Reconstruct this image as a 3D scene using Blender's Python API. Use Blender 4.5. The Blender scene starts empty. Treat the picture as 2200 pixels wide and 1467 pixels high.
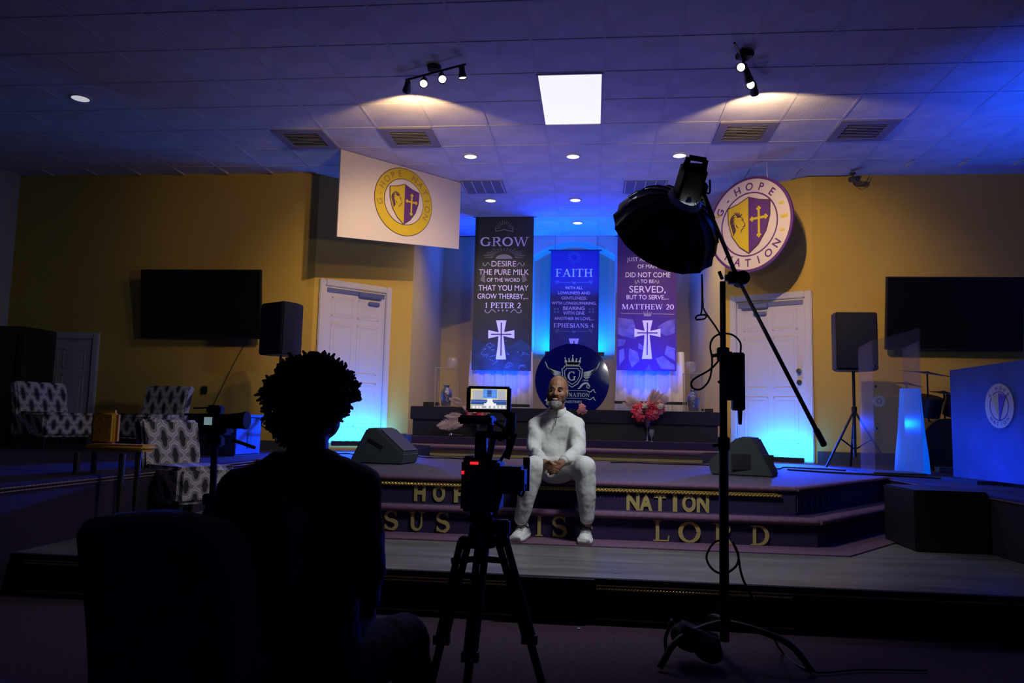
import bpy, bmesh, math, random
from mathutils import Vector, Matrix, Euler
random.seed(7)
S = bpy.context.scene
COL = S.collection
# ------------------------------------------------------------------ camera
PSI, TH, RL, F = .105, .1045, .023, 1668.0
W, H = 2200, 1467
EYE = Vector((0, 0, 1.0))
fw = Vector((-math.sin(PSI)*math.cos(TH), math.cos(PSI)*math.cos(TH), math.sin(TH)))
r0 = Vector((math.cos(PSI), math.sin(PSI), 0)); u0 = r0.cross(fw)
rt = r0*math.cos(RL)+u0*math.sin(RL); up = -r0*math.sin(RL)+u0*math.cos(RL)
cd = bpy.data.cameras.new('camera'); cam = bpy.data.objects.new('camera', cd); COL.objects.link(cam)
cd.sensor_width = 36; cd.lens = 36*F/W; cd.clip_start = .05; cd.clip_end = 100
cam.matrix_world = Matrix(((rt.x, up.x, -fw.x, EYE.x), (rt.y, up.y, -fw.y, EYE.y), (rt.z, up.z, -fw.z, EYE.z), (0, 0, 0, 1)))
S.camera = cam
def ray(px, py): return fw+rt*((px-1100)/F)-up*((py-733.5)/F)
def at(px, py, Y):
    d = ray(px, py); return EYE+d*(Y/d.y)
def atz(px, py, z):
    d = ray(px, py); return EYE+d*((z-EYE.z)/d.z)
def atp(px, py, A, B):      # point on the vertical plane through A, B
    d = ray(px, py); n = Vector((B[1]-A[1], -(B[0]-A[0]), 0)); return EYE+d*((Vector((A[0], A[1], 0))-Vector((0, 0, 0))).dot(n)/d.dot(n))
def proj(p):
    d = Vector(p)-EYE; z = d.dot(fw)
    return 1100+F*d.dot(rt)/z, 733.5-F*d.dot(up)/z, z
# ------------------------------------------------------------------ world, view
w = bpy.data.worlds.new('world'); S.world = w; w.use_nodes = True
w.node_tree.nodes['Background'].inputs[0].default_value = (.02, .03, .1, 1)
w.node_tree.nodes['Background'].inputs[1].default_value = .02
vs = S.view_settings
S.display_settings.display_device = 'sRGB'; vs.view_transform = 'Standard'; vs.look = 'None'; vs.gamma = 1; vs.exposure = 0.0; vs.use_curve_mapping = False
S.cycles.use_denoising = True
S.cycles.max_bounces = 5; S.cycles.diffuse_bounces = 3; S.cycles.glossy_bounces = 3; S.cycles.transmission_bounces = 6; S.cycles.transparent_max_bounces = 8
S.cycles.sample_clamp_indirect = 4; S.cycles.caustics_reflective = False; S.cycles.caustics_refractive = False
# ------------------------------------------------------------------ lights
BLUE = (0, .050, 1.0); DEEP = (0, .07, 1.0); WARM = (1, .66, .33); CYAN = (0, .21, 1.0)
def light(name, kind, loc, target, energy, color, size=.1, sx=None, spot=60, blend=.5):
    l = bpy.data.lights.new(name, kind); l.energy = energy; l.color = color
    if kind == 'AREA':
        l.size = size
        l.shape = 'DISK'
        if sx: l.shape = 'RECTANGLE'; l.size_y = sx
    else: l.shadow_soft_size = size
    if kind == 'SPOT': l.spot_size = math.radians(spot); l.spot_blend = blend
    o = bpy.data.objects.new(name, l); COL.objects.link(o); o.location = loc
    if target is not None: o.rotation_euler = (Vector(target)-Vector(loc)).to_track_quat('-Z', 'Y').to_euler()
    return o
CH = 4.166                                    # ceiling height
LT = Vector((-1.46, 6.68, CH)); RT = Vector((1.27, 6.6, CH))     # the two track lamps
# warm track heads (cross lighting the two side walls)
light('track_spot_a', 'SPOT', (-1.47, 6.78, 3.84), (-3.0, 10.5, 2.2), 235, WARM, .02, spot=61, blend=1)
light('track_spot_b', 'SPOT', (1.32, 6.75, 3.84), (2.75, 10.4, 2.3), 250, WARM, .02, spot=63, blend=1)
light('track_spot_e', 'SPOT', (1.05, 6.62, 3.84), (-2.3, 10.2, 2.4), 75, WARM, .05, spot=60, blend=1)
light('track_spot_f', 'SPOT', (-1.25, 6.62, 3.84), (2.2, 10.2, 2.4), 60, WARM, .05, spot=60, blend=1)
light('track_spot_c', 'SPOT', (-1.76, 6.98, 3.93), (-2.1, 9.6, 3.75), 50, (1, .62, .26), .02, spot=115, blend=.3)
light('track_spot_d', 'SPOT', (1.50, 7.15, 3.93), (2.3, 9.9, 3.75), 42, (1, .66, .34), .02, spot=125, blend=.3)
# ceiling troffer and recessed cans
light('troffer_light', 'AREA', (-.24, 7.36, CH-.04), (-.24, 7.36, 0), 16, (.8, .88, 1), .56, sx=1.15)
for cx_, cy_, ce_ in ((-1.49, 8.92, 10), (-.27, 8.95, 12), (.99, 8.95, 10), (-1.49, 10.76, 60), (-.28, 10.76, 20), (-.27, 12.02, 14), (.95, 10.76, 60)):
    light('can_light', 'SPOT', (cx_, cy_, CH-.02), (cx_, cy_, 0), ce_*2.2, (1, .74, .52), .06, spot=130, blend=1)
# blue door uplights
for dn, (px_, py_, tx_, ty_, zz_) in {'a': (-2.86, 9.83, -3.07, 10.04, .74), 'b': (2.20, 9.83, 2.30, 10.05, .68)}.items():
    lo = light('door_uplight_'+dn, 'AREA', (px_, py_, zz_), (tx_, ty_, zz_+.22), 34, CYAN, .75, sx=.05)
    zax = (Vector((px_, py_, zz_))-Vector((tx_, ty_, zz_+.22))).normalized(); xax = Vector((.707, .707, 0)) if dn == 'a' else Vector((.866, -.5, 0)); xax = (xax-zax*xax.dot(zax)).normalized(); lo.rotation_euler = Matrix((xax, zax.cross(xax), zax)).transposed().to_euler()
    sg_ = 1 if dn == 'b' else -1
    light('door_spill_'+dn, 'SPOT', (px_+.05*sg_, py_-.12, zz_+.42), (px_+.02*sg_, py_-1.3, .55), 1100, BLUE, .05, spot=80, blend=1)
# niche and alcove
light('niche_uplight', 'AREA', (-.34, 13.22, 2.2), (-.34, 13.3, 4), 170, (0, .055, 1.0), 1.1, sx=.2)
light('banner_uplight_a', 'SPOT', (-1.35, 11.0, 1.25), (-1.35, 11.75, 2.05), 300, BLUE, .1, spot=75, blend=1)
light('banner_uplight_b', 'SPOT', (.8, 11.0, 1.25), (.8, 11.75, 2.05), 300, BLUE, .1, spot=75, blend=1)
light('alcove_uplight', 'AREA', (-.5, 12.2, 3.1), (-.5, 12.1, 5), 120, BLUE, 2.0, sx=.5)
# blue wash from the right wing over panel and ceiling
light('right_wash', 'SPOT', (5.3, 6.6, 1.6), (4.9, 7.3, 4.2), 700, DEEP, .1, spot=85, blend=1)
light('panel_uplight', 'SPOT', (2.30, 6.0, .66), (3.0, 6.5, .70), 50, (0, .10, 1), .06, spot=75, blend=1)
light('ceiling_blue_fill', 'SPOT', (-.4, 9.15, .80), (-.4, 8.5, 4.2), 130, (.20, .19, 1), .3, spot=125, blend=1)  # added unseen spot behind the sitter, turns the main ceiling blue
light('centre_banner_fill', 'SPOT', (-.35, 11.85, 1.5), (-.35, 12.88, 3.1), 70, BLUE, .1, spot=90, blend=1)  # added unseen spot, brightens the front of the centre banner
# softbox light on the sitter
SBC = Vector((.40, 4.55, 2.12)); AXIS = Vector((-.34, .70, -.55)).normalized()
# ------------------------------------------------------------------ materials
def mat(name, col, rough=.6, metal=0, emit=None, es=0, spec=None, bump=None, bscale=60, var=None, vscale=8, trans=0, ior=1.45, alpha=1, stretch=None, bdist=.01):
    m = bpy.data.materials.new(name); m.use_nodes = True; nt = m.node_tree; b = nt.nodes['Principled BSDF']
    b.inputs['Base Color'].default_value = (*col, 1); b.inputs['Roughness'].default_value = rough; b.inputs['Metallic'].default_value = metal
    if spec is not None: b.inputs['Specular IOR Level'].default_value = spec
    if emit: b.inputs['Emission Color'].default_value = (*emit, 1); b.inputs['Emission Strength'].default_value = es
    if trans: b.inputs['Transmission Weight'].default_value = trans; b.inputs['IOR'].default_value = ior
    if alpha < 1: b.inputs['Alpha'].default_value = alpha
    if bump or var:
        tc = nt.nodes.new('ShaderNodeTexCoord'); mp = nt.nodes.new('ShaderNodeMapping'); nt.links.new(tc.outputs['Object'], mp.inputs[0])
        if stretch: mp.inputs['Scale'].default_value = stretch
    if var:
        n = nt.nodes.new('ShaderNodeTexNoise'); n.inputs['Scale'].default_value = vscale; n.inputs['Detail'].default_value = 5; nt.links.new(mp.outputs[0], n.inputs[0])
        r = nt.nodes.new('ShaderNodeMix'); r.data_type = 'RGBA'; r.inputs[6].default_value = (*col, 1); r.inputs[7].default_value = (*var, 1)
        mr = nt.nodes.new('ShaderNodeMapRange'); mr.inputs[1].default_value = .35; mr.inputs[2].default_value = .65
        nt.links.new(n.outputs[0], mr.inputs[0]); nt.links.new(mr.outputs[0], r.inputs[0]); nt.links.new(r.outputs[2], b.inputs['Base Color'])
    if bump:
        n = nt.nodes.new('ShaderNodeTexNoise'); n.inputs['Scale'].default_value = bscale; n.inputs['Detail'].default_value = 3; nt.links.new(mp.outputs[0], n.inputs[0])
        bp = nt.nodes.new('ShaderNodeBump'); bp.inputs['Strength'].default_value = bump; bp.inputs['Distance'].default_value = bdist
        nt.links.new(n.outputs[0], bp.inputs['Height']); nt.links.new(bp.outputs[0], b.inputs['Normal'])
    return m
M = {}
M['wall'] = mat('wall_paint', (.54, .37, .07), .85, bump=.15, bscale=150)
M['alcove_wall_tint'] = mat('wall_paint_alcove_tint', (.52, .43, .19), .85, bump=.15, bscale=150)  # same paint as the other walls, tone shifted to weaken the alcove's blue light
M['wall_grey'] = mat('wall_grey', (.45, .45, .45), .9)
M['tile'] = mat('ceiling_tile_fibre', (.62, .62, .66), .95, bump=.5, bscale=90, var=(.52, .52, .56), vscale=3)
M['tbar'] = mat('ceiling_grid_metal', (.52, .52, .56), .9)
M['trimwhite'] = mat('white_trim', (.50, .48, .52), .55)
M['doorwhite'] = mat('white_door', (.50, .48, .54), .55)
M['bronze'] = mat('door_closer_blue_reflection', (.10, .12, .28), .4, .2)  # grey metal with its blue reflection put into the base colour
M['chrome'] = mat('brushed_nickel', (.7, .68, .62), .2, 1)
M['wingcarpet'] = mat('wing_carpet', (.035, .014, .045), .95, bump=.6, bscale=400, var=(.02, .009, .03), vscale=60)
M['purple'] = mat('purple_carpet', (.050, .026, .10), .95, bump=.6, bscale=400, var=(.03, .016, .075), vscale=60)
M['plum'] = mat('plum_carpet', (.20, .10, .17), .95, bump=.6, bscale=400, var=(.15, .07, .13), vscale=40)
M['deck'] = mat('stage_carpet', (.15, .115, .16), .85, bump=.6, bscale=400, var=(.10, .08, .115), vscale=30)
M['hall'] = mat('hall_carpet', (.10, .045, .09), .95, bump=.6, bscale=400, var=(.06, .025, .055), vscale=60)
M['greyfloor'] = mat('grey_laminate', (.20, .20, .20), .38, var=(.10, .10, .10), vscale=3, stretch=(.5, 3, 1), bump=.05, bscale=20)
M['black'] = mat('black_plastic', (.008, .008, .010), .55)
M['blackgloss'] = mat('black_gloss', (.008, .008, .01), .12)
M['screen'] = mat('screen_glass', (.005, .005, .007), .15)
M['blackcloth'] = mat('black_cloth', (.010, .012, .028), .9, bump=.4, bscale=30)
M['fabricblack'] = mat('softbox_nylon', (.010, .010, .011), .27, bump=.3, bscale=14, bdist=.02)
M['silver'] = mat('silver_lining', (.6, .66, .68), .18, .35)
M['darkgrey'] = mat('dark_grey', (.04, .045, .05), .6)
M['monitor'] = mat('wedge_cabinet', (.06, .075, .075), .85, bump=.3, bscale=200)
M['gold'] = mat('gold_rope', (.75, .52, .14), .38, .65)
M['trimdim'] = mat('dull_trim', (.30, .17, .14), .5)
M['goldpaint'] = mat('gold_glitter', (.62, .48, .16), .5, .25, bump=.5, bscale=500)
M['goldbrown'] = mat('altar_carpet', (.13, .085, .07), .95, bump=.4, bscale=200)
M['white'] = mat('white_vinyl', (.60, .55, .54), .5)
M['discwhite'] = mat('disc_white', (.60, .53, .52), .25)
M['yellow'] = mat('crest_gold', (.56, .43, .01), .45)
M['violet'] = mat('crest_purple', (.10, .03, .18), .4)
M['outline'] = mat('crest_dark', (.07, .03, .06), .5)
M['navy'] = mat('sign_navy', (.004, .007, .17), .05, spec=.5)
M['teal'] = mat('sign_silver', (.55, .80, .80), .35, 0)
M['bgreen'] = mat('banner_black', (.008, .016, .016), .5, bump=.2, bscale=6, bdist=.03)
M['bblue'] = mat('banner_navy', (.010, .014, .11), .5, bump=.2, bscale=6, bdist=.03)
M['bpurple'] = mat('banner_purple', (.05, .004, .15), .5, bump=.2, bscale=6, bdist=.03)
M['ink'] = mat('banner_ink', (.85, .76, .86), .6)
M['ink2'] = mat('banner_ink_dim', (.30, .28, .26), .6)
M['rock'] = mat('banner_rock', (.19, .15, .34), .7, var=(.08, .06, .2), vscale=7)
M['rockteal'] = mat('banner_marble', (.012, .045, .05), .6, var=(.008, .02, .024), vscale=5)
M['vein'] = mat('banner_vein', (.09, .17, .22), .6)
M['drape'] = mat('white_drape', (.6, .58, .62), .8)
M['skin'] = mat('skin', (.25, .115, .06), .5, bump=.1, bscale=300, var=(.20, .09, .045), vscale=20)
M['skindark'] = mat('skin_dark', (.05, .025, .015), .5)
M['lips'] = mat('lips', (.16, .05, .04), .45)
M['hair'] = mat('black_hair', (.008, .007, .007), .8)
M['stubble'] = mat('cropped_hair', (.022, .014, .010), .8)
M['grey_beard'] = mat('grey_beard', (.30, .28, .27), .95, var=(.10, .085, .075), vscale=130, bump=.5, bscale=320)
M['eyewhite'] = mat('eye_white', (.32, .28, .26), .3)
M['teeth'] = mat('teeth', (.7, .66, .58), .3)
M['sweater'] = mat('white_knit', (.66, .66, .63), .9, bump=.45, bscale=5, bdist=.03, stretch=(1.5, 1, .8))
def folds(name, col, direction, scale, dist, strength, bdist, extra=22):
    m = mat(name, col, .9, bump=.4, bscale=extra, bdist=.006); nt = m.node_tree; N = nt.nodes; L = nt.links; b = N['Principled BSDF']
    wv = N.new('ShaderNodeTexWave'); wv.bands_direction = direction; wv.inputs['Scale'].default_value = scale; wv.inputs['Distortion'].default_value = dist; wv.inputs['Detail'].default_value = 1.5; wv.inputs['Detail Scale'].default_value = .7
    tc = next(n for n in N if n.type == 'TEX_COORD'); L.new(tc.outputs['Object'], wv.inputs[0]); old = next(n for n in N if n.type == 'BUMP')
    b2 = N.new('ShaderNodeBump'); b2.inputs['Strength'].default_value = strength; b2.inputs['Distance'].default_value = bdist; L.new(wv.outputs[1], b2.inputs['Height']); L.new(old.outputs[0], b2.inputs['Normal']); L.new(b2.outputs[0], b.inputs['Normal']); return m
M['trouser'] = mat('white_trouser', (.60, .60, .58), .85, bump=.6, bscale=9, bdist=.015, stretch=(1.8, 1.8, .3))
M['sweater'] = folds('white_knit', (.57, .575, .55), 'DIAGONAL', 2.6, 6, .6, .03)
M['trouser'] = folds('white_trouser', (.56, .56, .54), 'X', 2.6, 4, .35, .02)
M['shoe'] = mat('white_leather', (.78, .78, .76), .4)
M['sock'] = mat('dark_sock', (.02, .02, .03), .9)
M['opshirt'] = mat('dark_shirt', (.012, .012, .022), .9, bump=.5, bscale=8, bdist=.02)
M['mustard'] = mat('mustard_velvet', (.62, .30, .02), .8)
M['wood'] = mat('dark_wood', (.02, .012, .01), .4)
M['quilt'] = mat('dark_quilt', (.02, .018, .035), .95, bump=.7, bscale=40)
M['red'] = mat('red_petal', (.72, .05, .10), .7)
M['pink'] = mat('pink_petal', (.68, .28, .30), .7)
M['cream'] = mat('cream_petal', (.75, .68, .55), .7)
M['pampas'] = mat('pampas_plume', (.70, .56, .56), .95)
M['leaf'] = mat('dark_leaf', (.02, .05, .03), .6)
M['mosaicglass'] = mat('cut_crystal', (.45, .45, .55), .08, .4, alpha=.45, bump=1, bscale=70)
M['glass'] = mat('clear_glass', (.9, .93, .95), .04, trans=1)
M['mosaic'] = mat('mirror_mosaic', (.25, .25, .3), .12, .9, bump=1, bscale=60)
M['acrylic'] = mat('acrylic', (.45, .36, .42), .15, alpha=.16, spec=.08)
M['etch'] = mat('etched_white', (.7, .68, .75), .6)
M['bluewhite'] = mat('shade_blue_glow', (.22, .28, .5), .6, emit=(0, .10, .85), es=.8)  # white fabric, its blue light put into emission and a bluish base
M['panel'] = mat('panel_blue_light', (.05, .10, .42), .6, var=(.02, .05, .22), vscale=2.2)  # blue light on the screen is put into this base colour
M['redstrap'] = mat('red_strap', (.35, .015, .03), .6)
M['em_white'] = mat('troffer_diffuser', (.8, .8, .8), .5, emit=(1, .985, .96), es=.86)
M['em_can'] = mat('can_lamp', (.8, .8, .8), .5, emit=(1, .90, .80), es=1.5)
M['em_dim'] = mat('can_lamp_dim', (.6, .6, .6), .5, emit=(.9, .93, 1), es=.5)
M['em_warm'] = mat('track_bulb', (.8, .7, .5), .5, emit=(1, .86, .66), es=6)
M['em_cyan'] = mat('led_lens', (.1, .2, .5), .3, emit=(.02, .35, 1), es=3)
M['em_red'] = mat('red_led', (.3, 0, 0), .4, emit=(1, .02, .03), es=1.0)
M['em_soft'] = mat('softbox_front', (.9, .9, .9), .6, emit=(.93, .97, 1), es=1.5)
def emi(n, c, s=1): return mat(n, (0, 0, 0), .5, emit=c, es=s)
M['scr_y'] = emi('scr_yellow', (.72, .60, .28)); M['scr_b'] = emi('scr_blue', (.10, .30, .85)); M['scr_w'] = emi('scr_white', (.85, .87, .9))
M['scr_g'] = emi('scr_grey', (.42, .44, .5)); M['scr_d'] = emi('scr_dark', (.03, .03, .06)); M['scr_db'] = emi('scr_navy', (.03, .08, .35)); M['scr_lcd'] = emi('scr_lcd', (.2, .3, .34), .7)
def lattice():
    m = bpy.data.materials.new('lattice_fabric'); m.use_nodes = True; nt = m.node_tree; b = nt.nodes['Principled BSDF']; N = nt.nodes; L = nt.links
    b.inputs['Roughness'].default_value = .9
    tc = N.new('ShaderNodeTexCoord'); sp = N.new('ShaderNodeSeparateXYZ'); L.new(tc.outputs['Object'], sp.inputs[0])
    def mt(op, a, c=None):
        n = N.new('ShaderNodeMath'); n.operation = op
        for i, v in enumerate((a, c)):
            if v is None: continue
            if isinstance(v, (int, float)): n.inputs[i].default_value = v
            else: L.new(v, n.inputs[i])
        return n.outputs[0]
    u = mt('MULTIPLY', mt('ADD', sp.outputs[0], mt('MULTIPLY', sp.outputs[1], .35)), 6.6)
    v = mt('MULTIPLY', mt('SUBTRACT', sp.outputs[2], sp.outputs[1]), 5.0)
    wv = mt('MULTIPLY', mt('SINE', mt('MULTIPLY', mt('SUBTRACT', u, v), 12.566)), .05); wv2 = mt('MULTIPLY', mt('SINE', mt('MULTIPLY', mt('ADD', u, v), 12.566)), .05)
    d = mt('ABSOLUTE', mt('SUBTRACT', mt('FRACT', mt('ADD', mt('MULTIPLY', mt('ADD', u, v), 1.0), wv)), .5))
    e = mt('ABSOLUTE', mt('SUBTRACT', mt('FRACT', mt('ADD', mt('SUBTRACT', u, v), wv2)), .5))
    mn = mt('MINIMUM', d, e)
    k = mt('SUBTRACT', mt('ADD', mt('MULTIPLY', mt('LESS_THAN', mn, .10), .62), mt('MULTIPLY', mt('LESS_THAN', mn, .26), .38)), mt('MULTIPLY', mt('LESS_THAN', mn, .025), .5))
    mx = N.new('ShaderNodeMix'); mx.data_type = 'RGBA'; mx.inputs[6].default_value = (.035, .025, .035, 1); mx.inputs[7].default_value = (.66, .56, .54, 1)
    L.new(k, mx.inputs[0]); L.new(mx.outputs[2], b.inputs['Base Color'])
    return m
M['lattice'] = lattice()
# ------------------------------------------------------------------ helpers
def tag(o, label=None, cat=None, group=None, kind=None):
    if label: o['label'] = label
    if cat: o['category'] = cat
    if group: o['group'] = group
    if kind: o['kind'] = kind
    return o
def empty(name, loc=(0, 0, 0), label=None, cat=None, group=None, kind=None):
    o = bpy.data.objects.new(name, None); COL.objects.link(o); o.location = loc; o.empty_display_size = .1
    return tag(o, label, cat, group, kind)
def link(name, me, m=None, parent=None):
    o = bpy.data.objects.new(name, me); COL.objects.link(o)
    if m is not None:
        me.materials.clear(); me.materials.append(M[m] if isinstance(m, str) else m)
    if parent is not None:
        o.parent = parent; pm = Matrix.Identity(4)
        if parent.parent is None: pm = Matrix.Translation(parent.location) @ parent.rotation_euler.to_matrix().to_4x4()
        o.matrix_parent_inverse = pm.inverted()
    return o
class B:
    def __init__(s): s.bm = bmesh.new()
    def box(s, c, d, rz=0, rx=0, ry=0, R=None):
        x, y, z = [k/2 for k in d]; Rm = R if R is not None else Euler((rx, ry, rz)).to_matrix(); c = Vector(c)
        v = [s.bm.verts.new(c+Rm @ Vector((a*x, b*y, e*z))) for a in (-1, 1) for b in (-1, 1) for e in (-1, 1)]
        for f in ((0, 1, 3, 2), (4, 6, 7, 5), (0, 4, 5, 1), (2, 3, 7, 6), (0, 2, 6, 4), (1, 5, 7, 3)): s.bm.faces.new([v[i] for i in f])
        return s
    def box2(s, a, b): return s.box([(a[i]+b[i])/2 for i in range(3)], [abs(b[i]-a[i]) for i in range(3)])
    def cyl(s, p0, p1, r0, r1=None, n=12, cap=True):
        r1 = r0 if r1 is None else r1; p0 = Vector(p0); p1 = Vector(p1); d = (p1-p0).normalized()
        a = d.orthogonal().normalized(); b = d.cross(a)
        A = [s.bm.verts.new(p0+(a*math.cos(t)+b*math.sin(t))*r0) for t in [2*math.pi*i/n for i in range(n)]]
        C = [s.bm.verts.new(p1+(a*math.cos(t)+b*math.sin(t))*r1) for t in [2*math.pi*i/n for i in range(n)]]
        for i in range(n): s.bm.faces.new((A[i], A[(i+1) % n], C[(i+1) % n], C[i]))
        if cap: s.bm.faces.new(A[::-1]); s.bm.faces.new(C)
        return s
    def ell(s, c, r, R=None, u=16, v=10):
        if isinstance(r, (int, float)): r = (r, r, r)
        mt = Matrix.Translation(Vector(c)) @ (R.to_4x4() if R is not None else Matrix.Identity(4)) @ Matrix.Diagonal((*r, 1))
        bmesh.ops.create_uvsphere(s.bm, u_segments=u, v_segments=v, radius=1, matrix=mt); return s
    def cap(s, p0, p1, r0, r1, n=14):
        s.cyl(p0, p1, r0, r1, n); s.ell(p0, r0, u=n, v=8); s.ell(p1, r1, u=n, v=8); return s
    def chain(s, pts, rs, n=14):
        for i in range(len(pts)-1): s.cap(pts[i], pts[i+1], rs[i], rs[i+1], n)
        return s
    def loft(s, rings, cap=True):
        P = [[s.bm.verts.new(Vector(p)) for p in r] for r in rings]; n = len(P[0])
        for a, b in zip(P, P[1:]):
            for i in range(n): s.bm.faces.new((a[i], a[(i+1) % n], b[(i+1) % n], b[i]))
        if cap: s.bm.faces.new(P[0][::-1]); s.bm.faces.new(P[-1])
        return s
    def lathe(s, prof, c=(0, 0, 0), n=24, R=None, cap=True):
        c = Vector(c); rings = []
        for r, z in prof:
            ring = [Vector((r*math.cos(2*math.pi*i/n), r*math.sin(2*math.pi*i/n), z)) for i in range(n)]
            rings.append([c+(R @ p if R is not None else p) for p in ring])
        return s.loft(rings, cap)
    def tube(s, pts, r, n=8, close=False):
        pts = [Vector(p) for p in pts]; rings = []; pa = None
        for i, p in enumerate(pts):
            q0 = pts[max(i-1, 0)]; q1 = pts[min(i+1, len(pts)-1)]; d = (q1-q0).normalized()
            a = d.orthogonal().normalized() if pa is None else (pa-d*pa.dot(d)).normalized(); pa = a; b = d.cross(a)
            rr = r[i] if isinstance(r, (list, tuple)) else r
            rings.append([p+(a*math.cos(t)+b*math.sin(t))*rr for t in [2*math.pi*k/n for k in range(n)]])
        return s.loft(rings)
    def prism(s, pts, z0, z1):
        A = [s.bm.verts.new((p[0], p[1], z0)) for p in pts]; C = [s.bm.verts.new((p[0], p[1], z1)) for p in pts]; n = len(pts)
        s.bm.faces.new(A[::-1]); s.bm.faces.new(C)
        for i in range(n): s.bm.faces.new((A[i], A[(i+1) % n], C[(i+1) % n], C[i]))
        return s
    def quad(s, *p): s.bm.faces.new([s.bm.verts.new(Vector(q)) for q in p]); return s
    def mesh(s, name, bevel=0, seg=2):
        bmesh.ops.recalc_face_normals(s.bm, faces=s.bm.faces[:])
        if bevel: bmesh.ops.bevel(s.bm, geom=[e for e in s.bm.edges if len(e.link_faces) == 2 and e.calc_face_angle(0) > .5], offset=bevel, segments=seg, affect='EDGES', clamp_overlap=True)
        me = bpy.data.meshes.new(name); s.bm.to_mesh(me); s.bm.free(); return me
    def build(s, name, m, parent=None, smooth=False, bevel=0, seg=2):
        me = s.mesh(name, bevel, seg); o = link(name, me, m, parent)
        if smooth: me.shade_smooth()
        elif bevel: me.shade_smooth(); me.set_sharp_from_angle(angle=math.radians(40))
        return o
def catmull(P, n=8):
    P = [Vector(p) for p in P]; Q = [P[0]*2-P[1]]+P+[P[-1]*2-P[-2]]; out = []
    for i in range(1, len(Q)-2):
        a, b, c, d = Q[i-1:i+3]
        for k in range(n):
            t = k/n; out.append(.5*((2*b)+(c-a)*t+(2*a-5*b+4*c-d)*t*t+(-a+3*b-3*c+d)*t**3))
    return out+[P[-1]]
def remeshed(b, name, m, parent=None, voxel=.006, smooth=6, fac=.5, disp=None):
    bmesh.ops.recalc_face_normals(b.bm, faces=b.bm.faces[:])
    me = bpy.data.meshes.new(name); b.bm.to_mesh(me); b.bm.free()
    o = bpy.data.objects.new(name+'_tmp', me); COL.objects.link(o)
    r = o.modifiers.new('r', 'REMESH'); r.mode = 'VOXEL'; r.voxel_size = voxel
    if smooth: sm = o.modifiers.new('s', 'SMOOTH'); sm.iterations = smooth; sm.factor = fac
    if disp:
        t = bpy.data.textures.new(name, 'CLOUDS'); t.noise_scale = disp[1]
        dm = o.modifiers.new('d', 'DISPLACE'); dm.texture = t; dm.strength = disp[0]; dm.mid_level = .5; dm.texture_coords = 'LOCAL'
    dg = bpy.context.evaluated_depsgraph_get(); me2 = bpy.data.meshes.new_from_object(o.evaluated_get(dg)); me2.name = name
    bpy.data.objects.remove(o); me2.shade_smooth()
    return link(name, me2, m, parent)
# flat graphics on a plane: frame (origin, ex, ey, n)
class Frame:
    def __init__(s, o, ex, ey): s.o = Vector(o); s.ex = Vector(ex).normalized(); s.ey = Vector(ey).normalized(); s.n = s.ex.cross(s.ey)
    def __call__(s, u, v, d=0): return s.o+s.ex*u+s.ey*v+s.n*d
def plate(bm, fr, pts, d0, d1):
    A = [bm.verts.new(fr(u, v, d0)) for u, v in pts]; C = [bm.verts.new(fr(u, v, d1)) for u, v in pts]; n = len(pts)
    try: bm.faces.new(C)
    except ValueError: return
    for i in range(n): bm.faces.new((A[i], A[(i+1) % n], C[(i+1) % n], C[i]))
def stroke(bm, fr, pts, ws, d0, d1):
    n = len(pts); L = []; Rr = []
    for i, p in enumerate(pts):
        a = pts[max(i-1, 0)]; b = pts[min(i+1, n-1)]; dx, dy = b[0]-a[0], b[1]-a[1]; l = math.hypot(dx, dy) or 1
        wd = (ws[i] if isinstance(ws, (list, tuple)) else ws)/2; nx, ny = -dy/l*wd, dx/l*wd
        L.append((p[0]+nx, p[1]+ny)); Rr.append((p[0]-nx, p[1]-ny))
    for i in range(n-1): plate(bm, fr, [Rr[i], Rr[i+1], L[i+1], L[i]], d0, d1)
def ring(bm, fr, c, r0, r1, d0, d1, n=64, a0=0, a1=2*math.pi, ky=1):
    P = [(c[0]+math.cos(a0+(a1-a0)*i/n)*(r0+r1)/2, c[1]+ky*math.sin(a0+(a1-a0)*i/n)*(r0+r1)/2) for i in range(n+1)]
    stroke(bm, fr, P, abs(r1-r0), d0, d1)
def disc(bm, fr, c, r, d0, d1, n=64): plate(bm, fr, [(c[0]+r*math.cos(2*math.pi*i/n), c[1]+r*math.sin(2*math.pi*i/n)) for i in range(n)], d0, d1)
_tc = {}
def textmesh(s, off=0):
    k = (s, off)
    if k in _tc: return _tc[k]
    c = bpy.data.curves.new('t', 'FONT'); c.body = s; c.size = 1; c.offset = off; c.resolution_u = 4; c.fill_mode = 'FRONT'
    o = bpy.data.objects.new('t', c); COL.objects.link(o)
    dg = bpy.context.evaluated_depsgraph_get(); me = bpy.data.meshes.new_from_object(o.evaluated_get(dg)); bpy.data.objects.remove(o)
    xs = [v.co.x for v in me.vertices]; x0, x1 = min(xs), max(xs)
    _tc[k] = ([(v.co.x-x0, v.co.y) for v in me.vertices], [tuple(p.vertices) for p in me.polygons], x1-x0); bpy.data.meshes.remove(me)
    return _tc[k]
def text(bm, fr, s, u, v, hgt, width=None, d=.002, off=0, ang=0, center=True):
    V, P, wd = textmesh(s, off); ky = hgt/.727; kx = ky if width is None else width/wd
    x0 = -wd*kx/2 if center else 0; ca, sa = math.cos(ang), math.sin(ang); VV = []
    for x, y in V:
        a, b = x*kx+x0, y*ky-(hgt/2 if center else 0); VV.append(bm.verts.new(fr(u+a*ca-b*sa, v+a*sa+b*ca, d)))
    for p in P:
        try: bm.faces.new([VV[i] for i in p])
        except ValueError: pass
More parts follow.
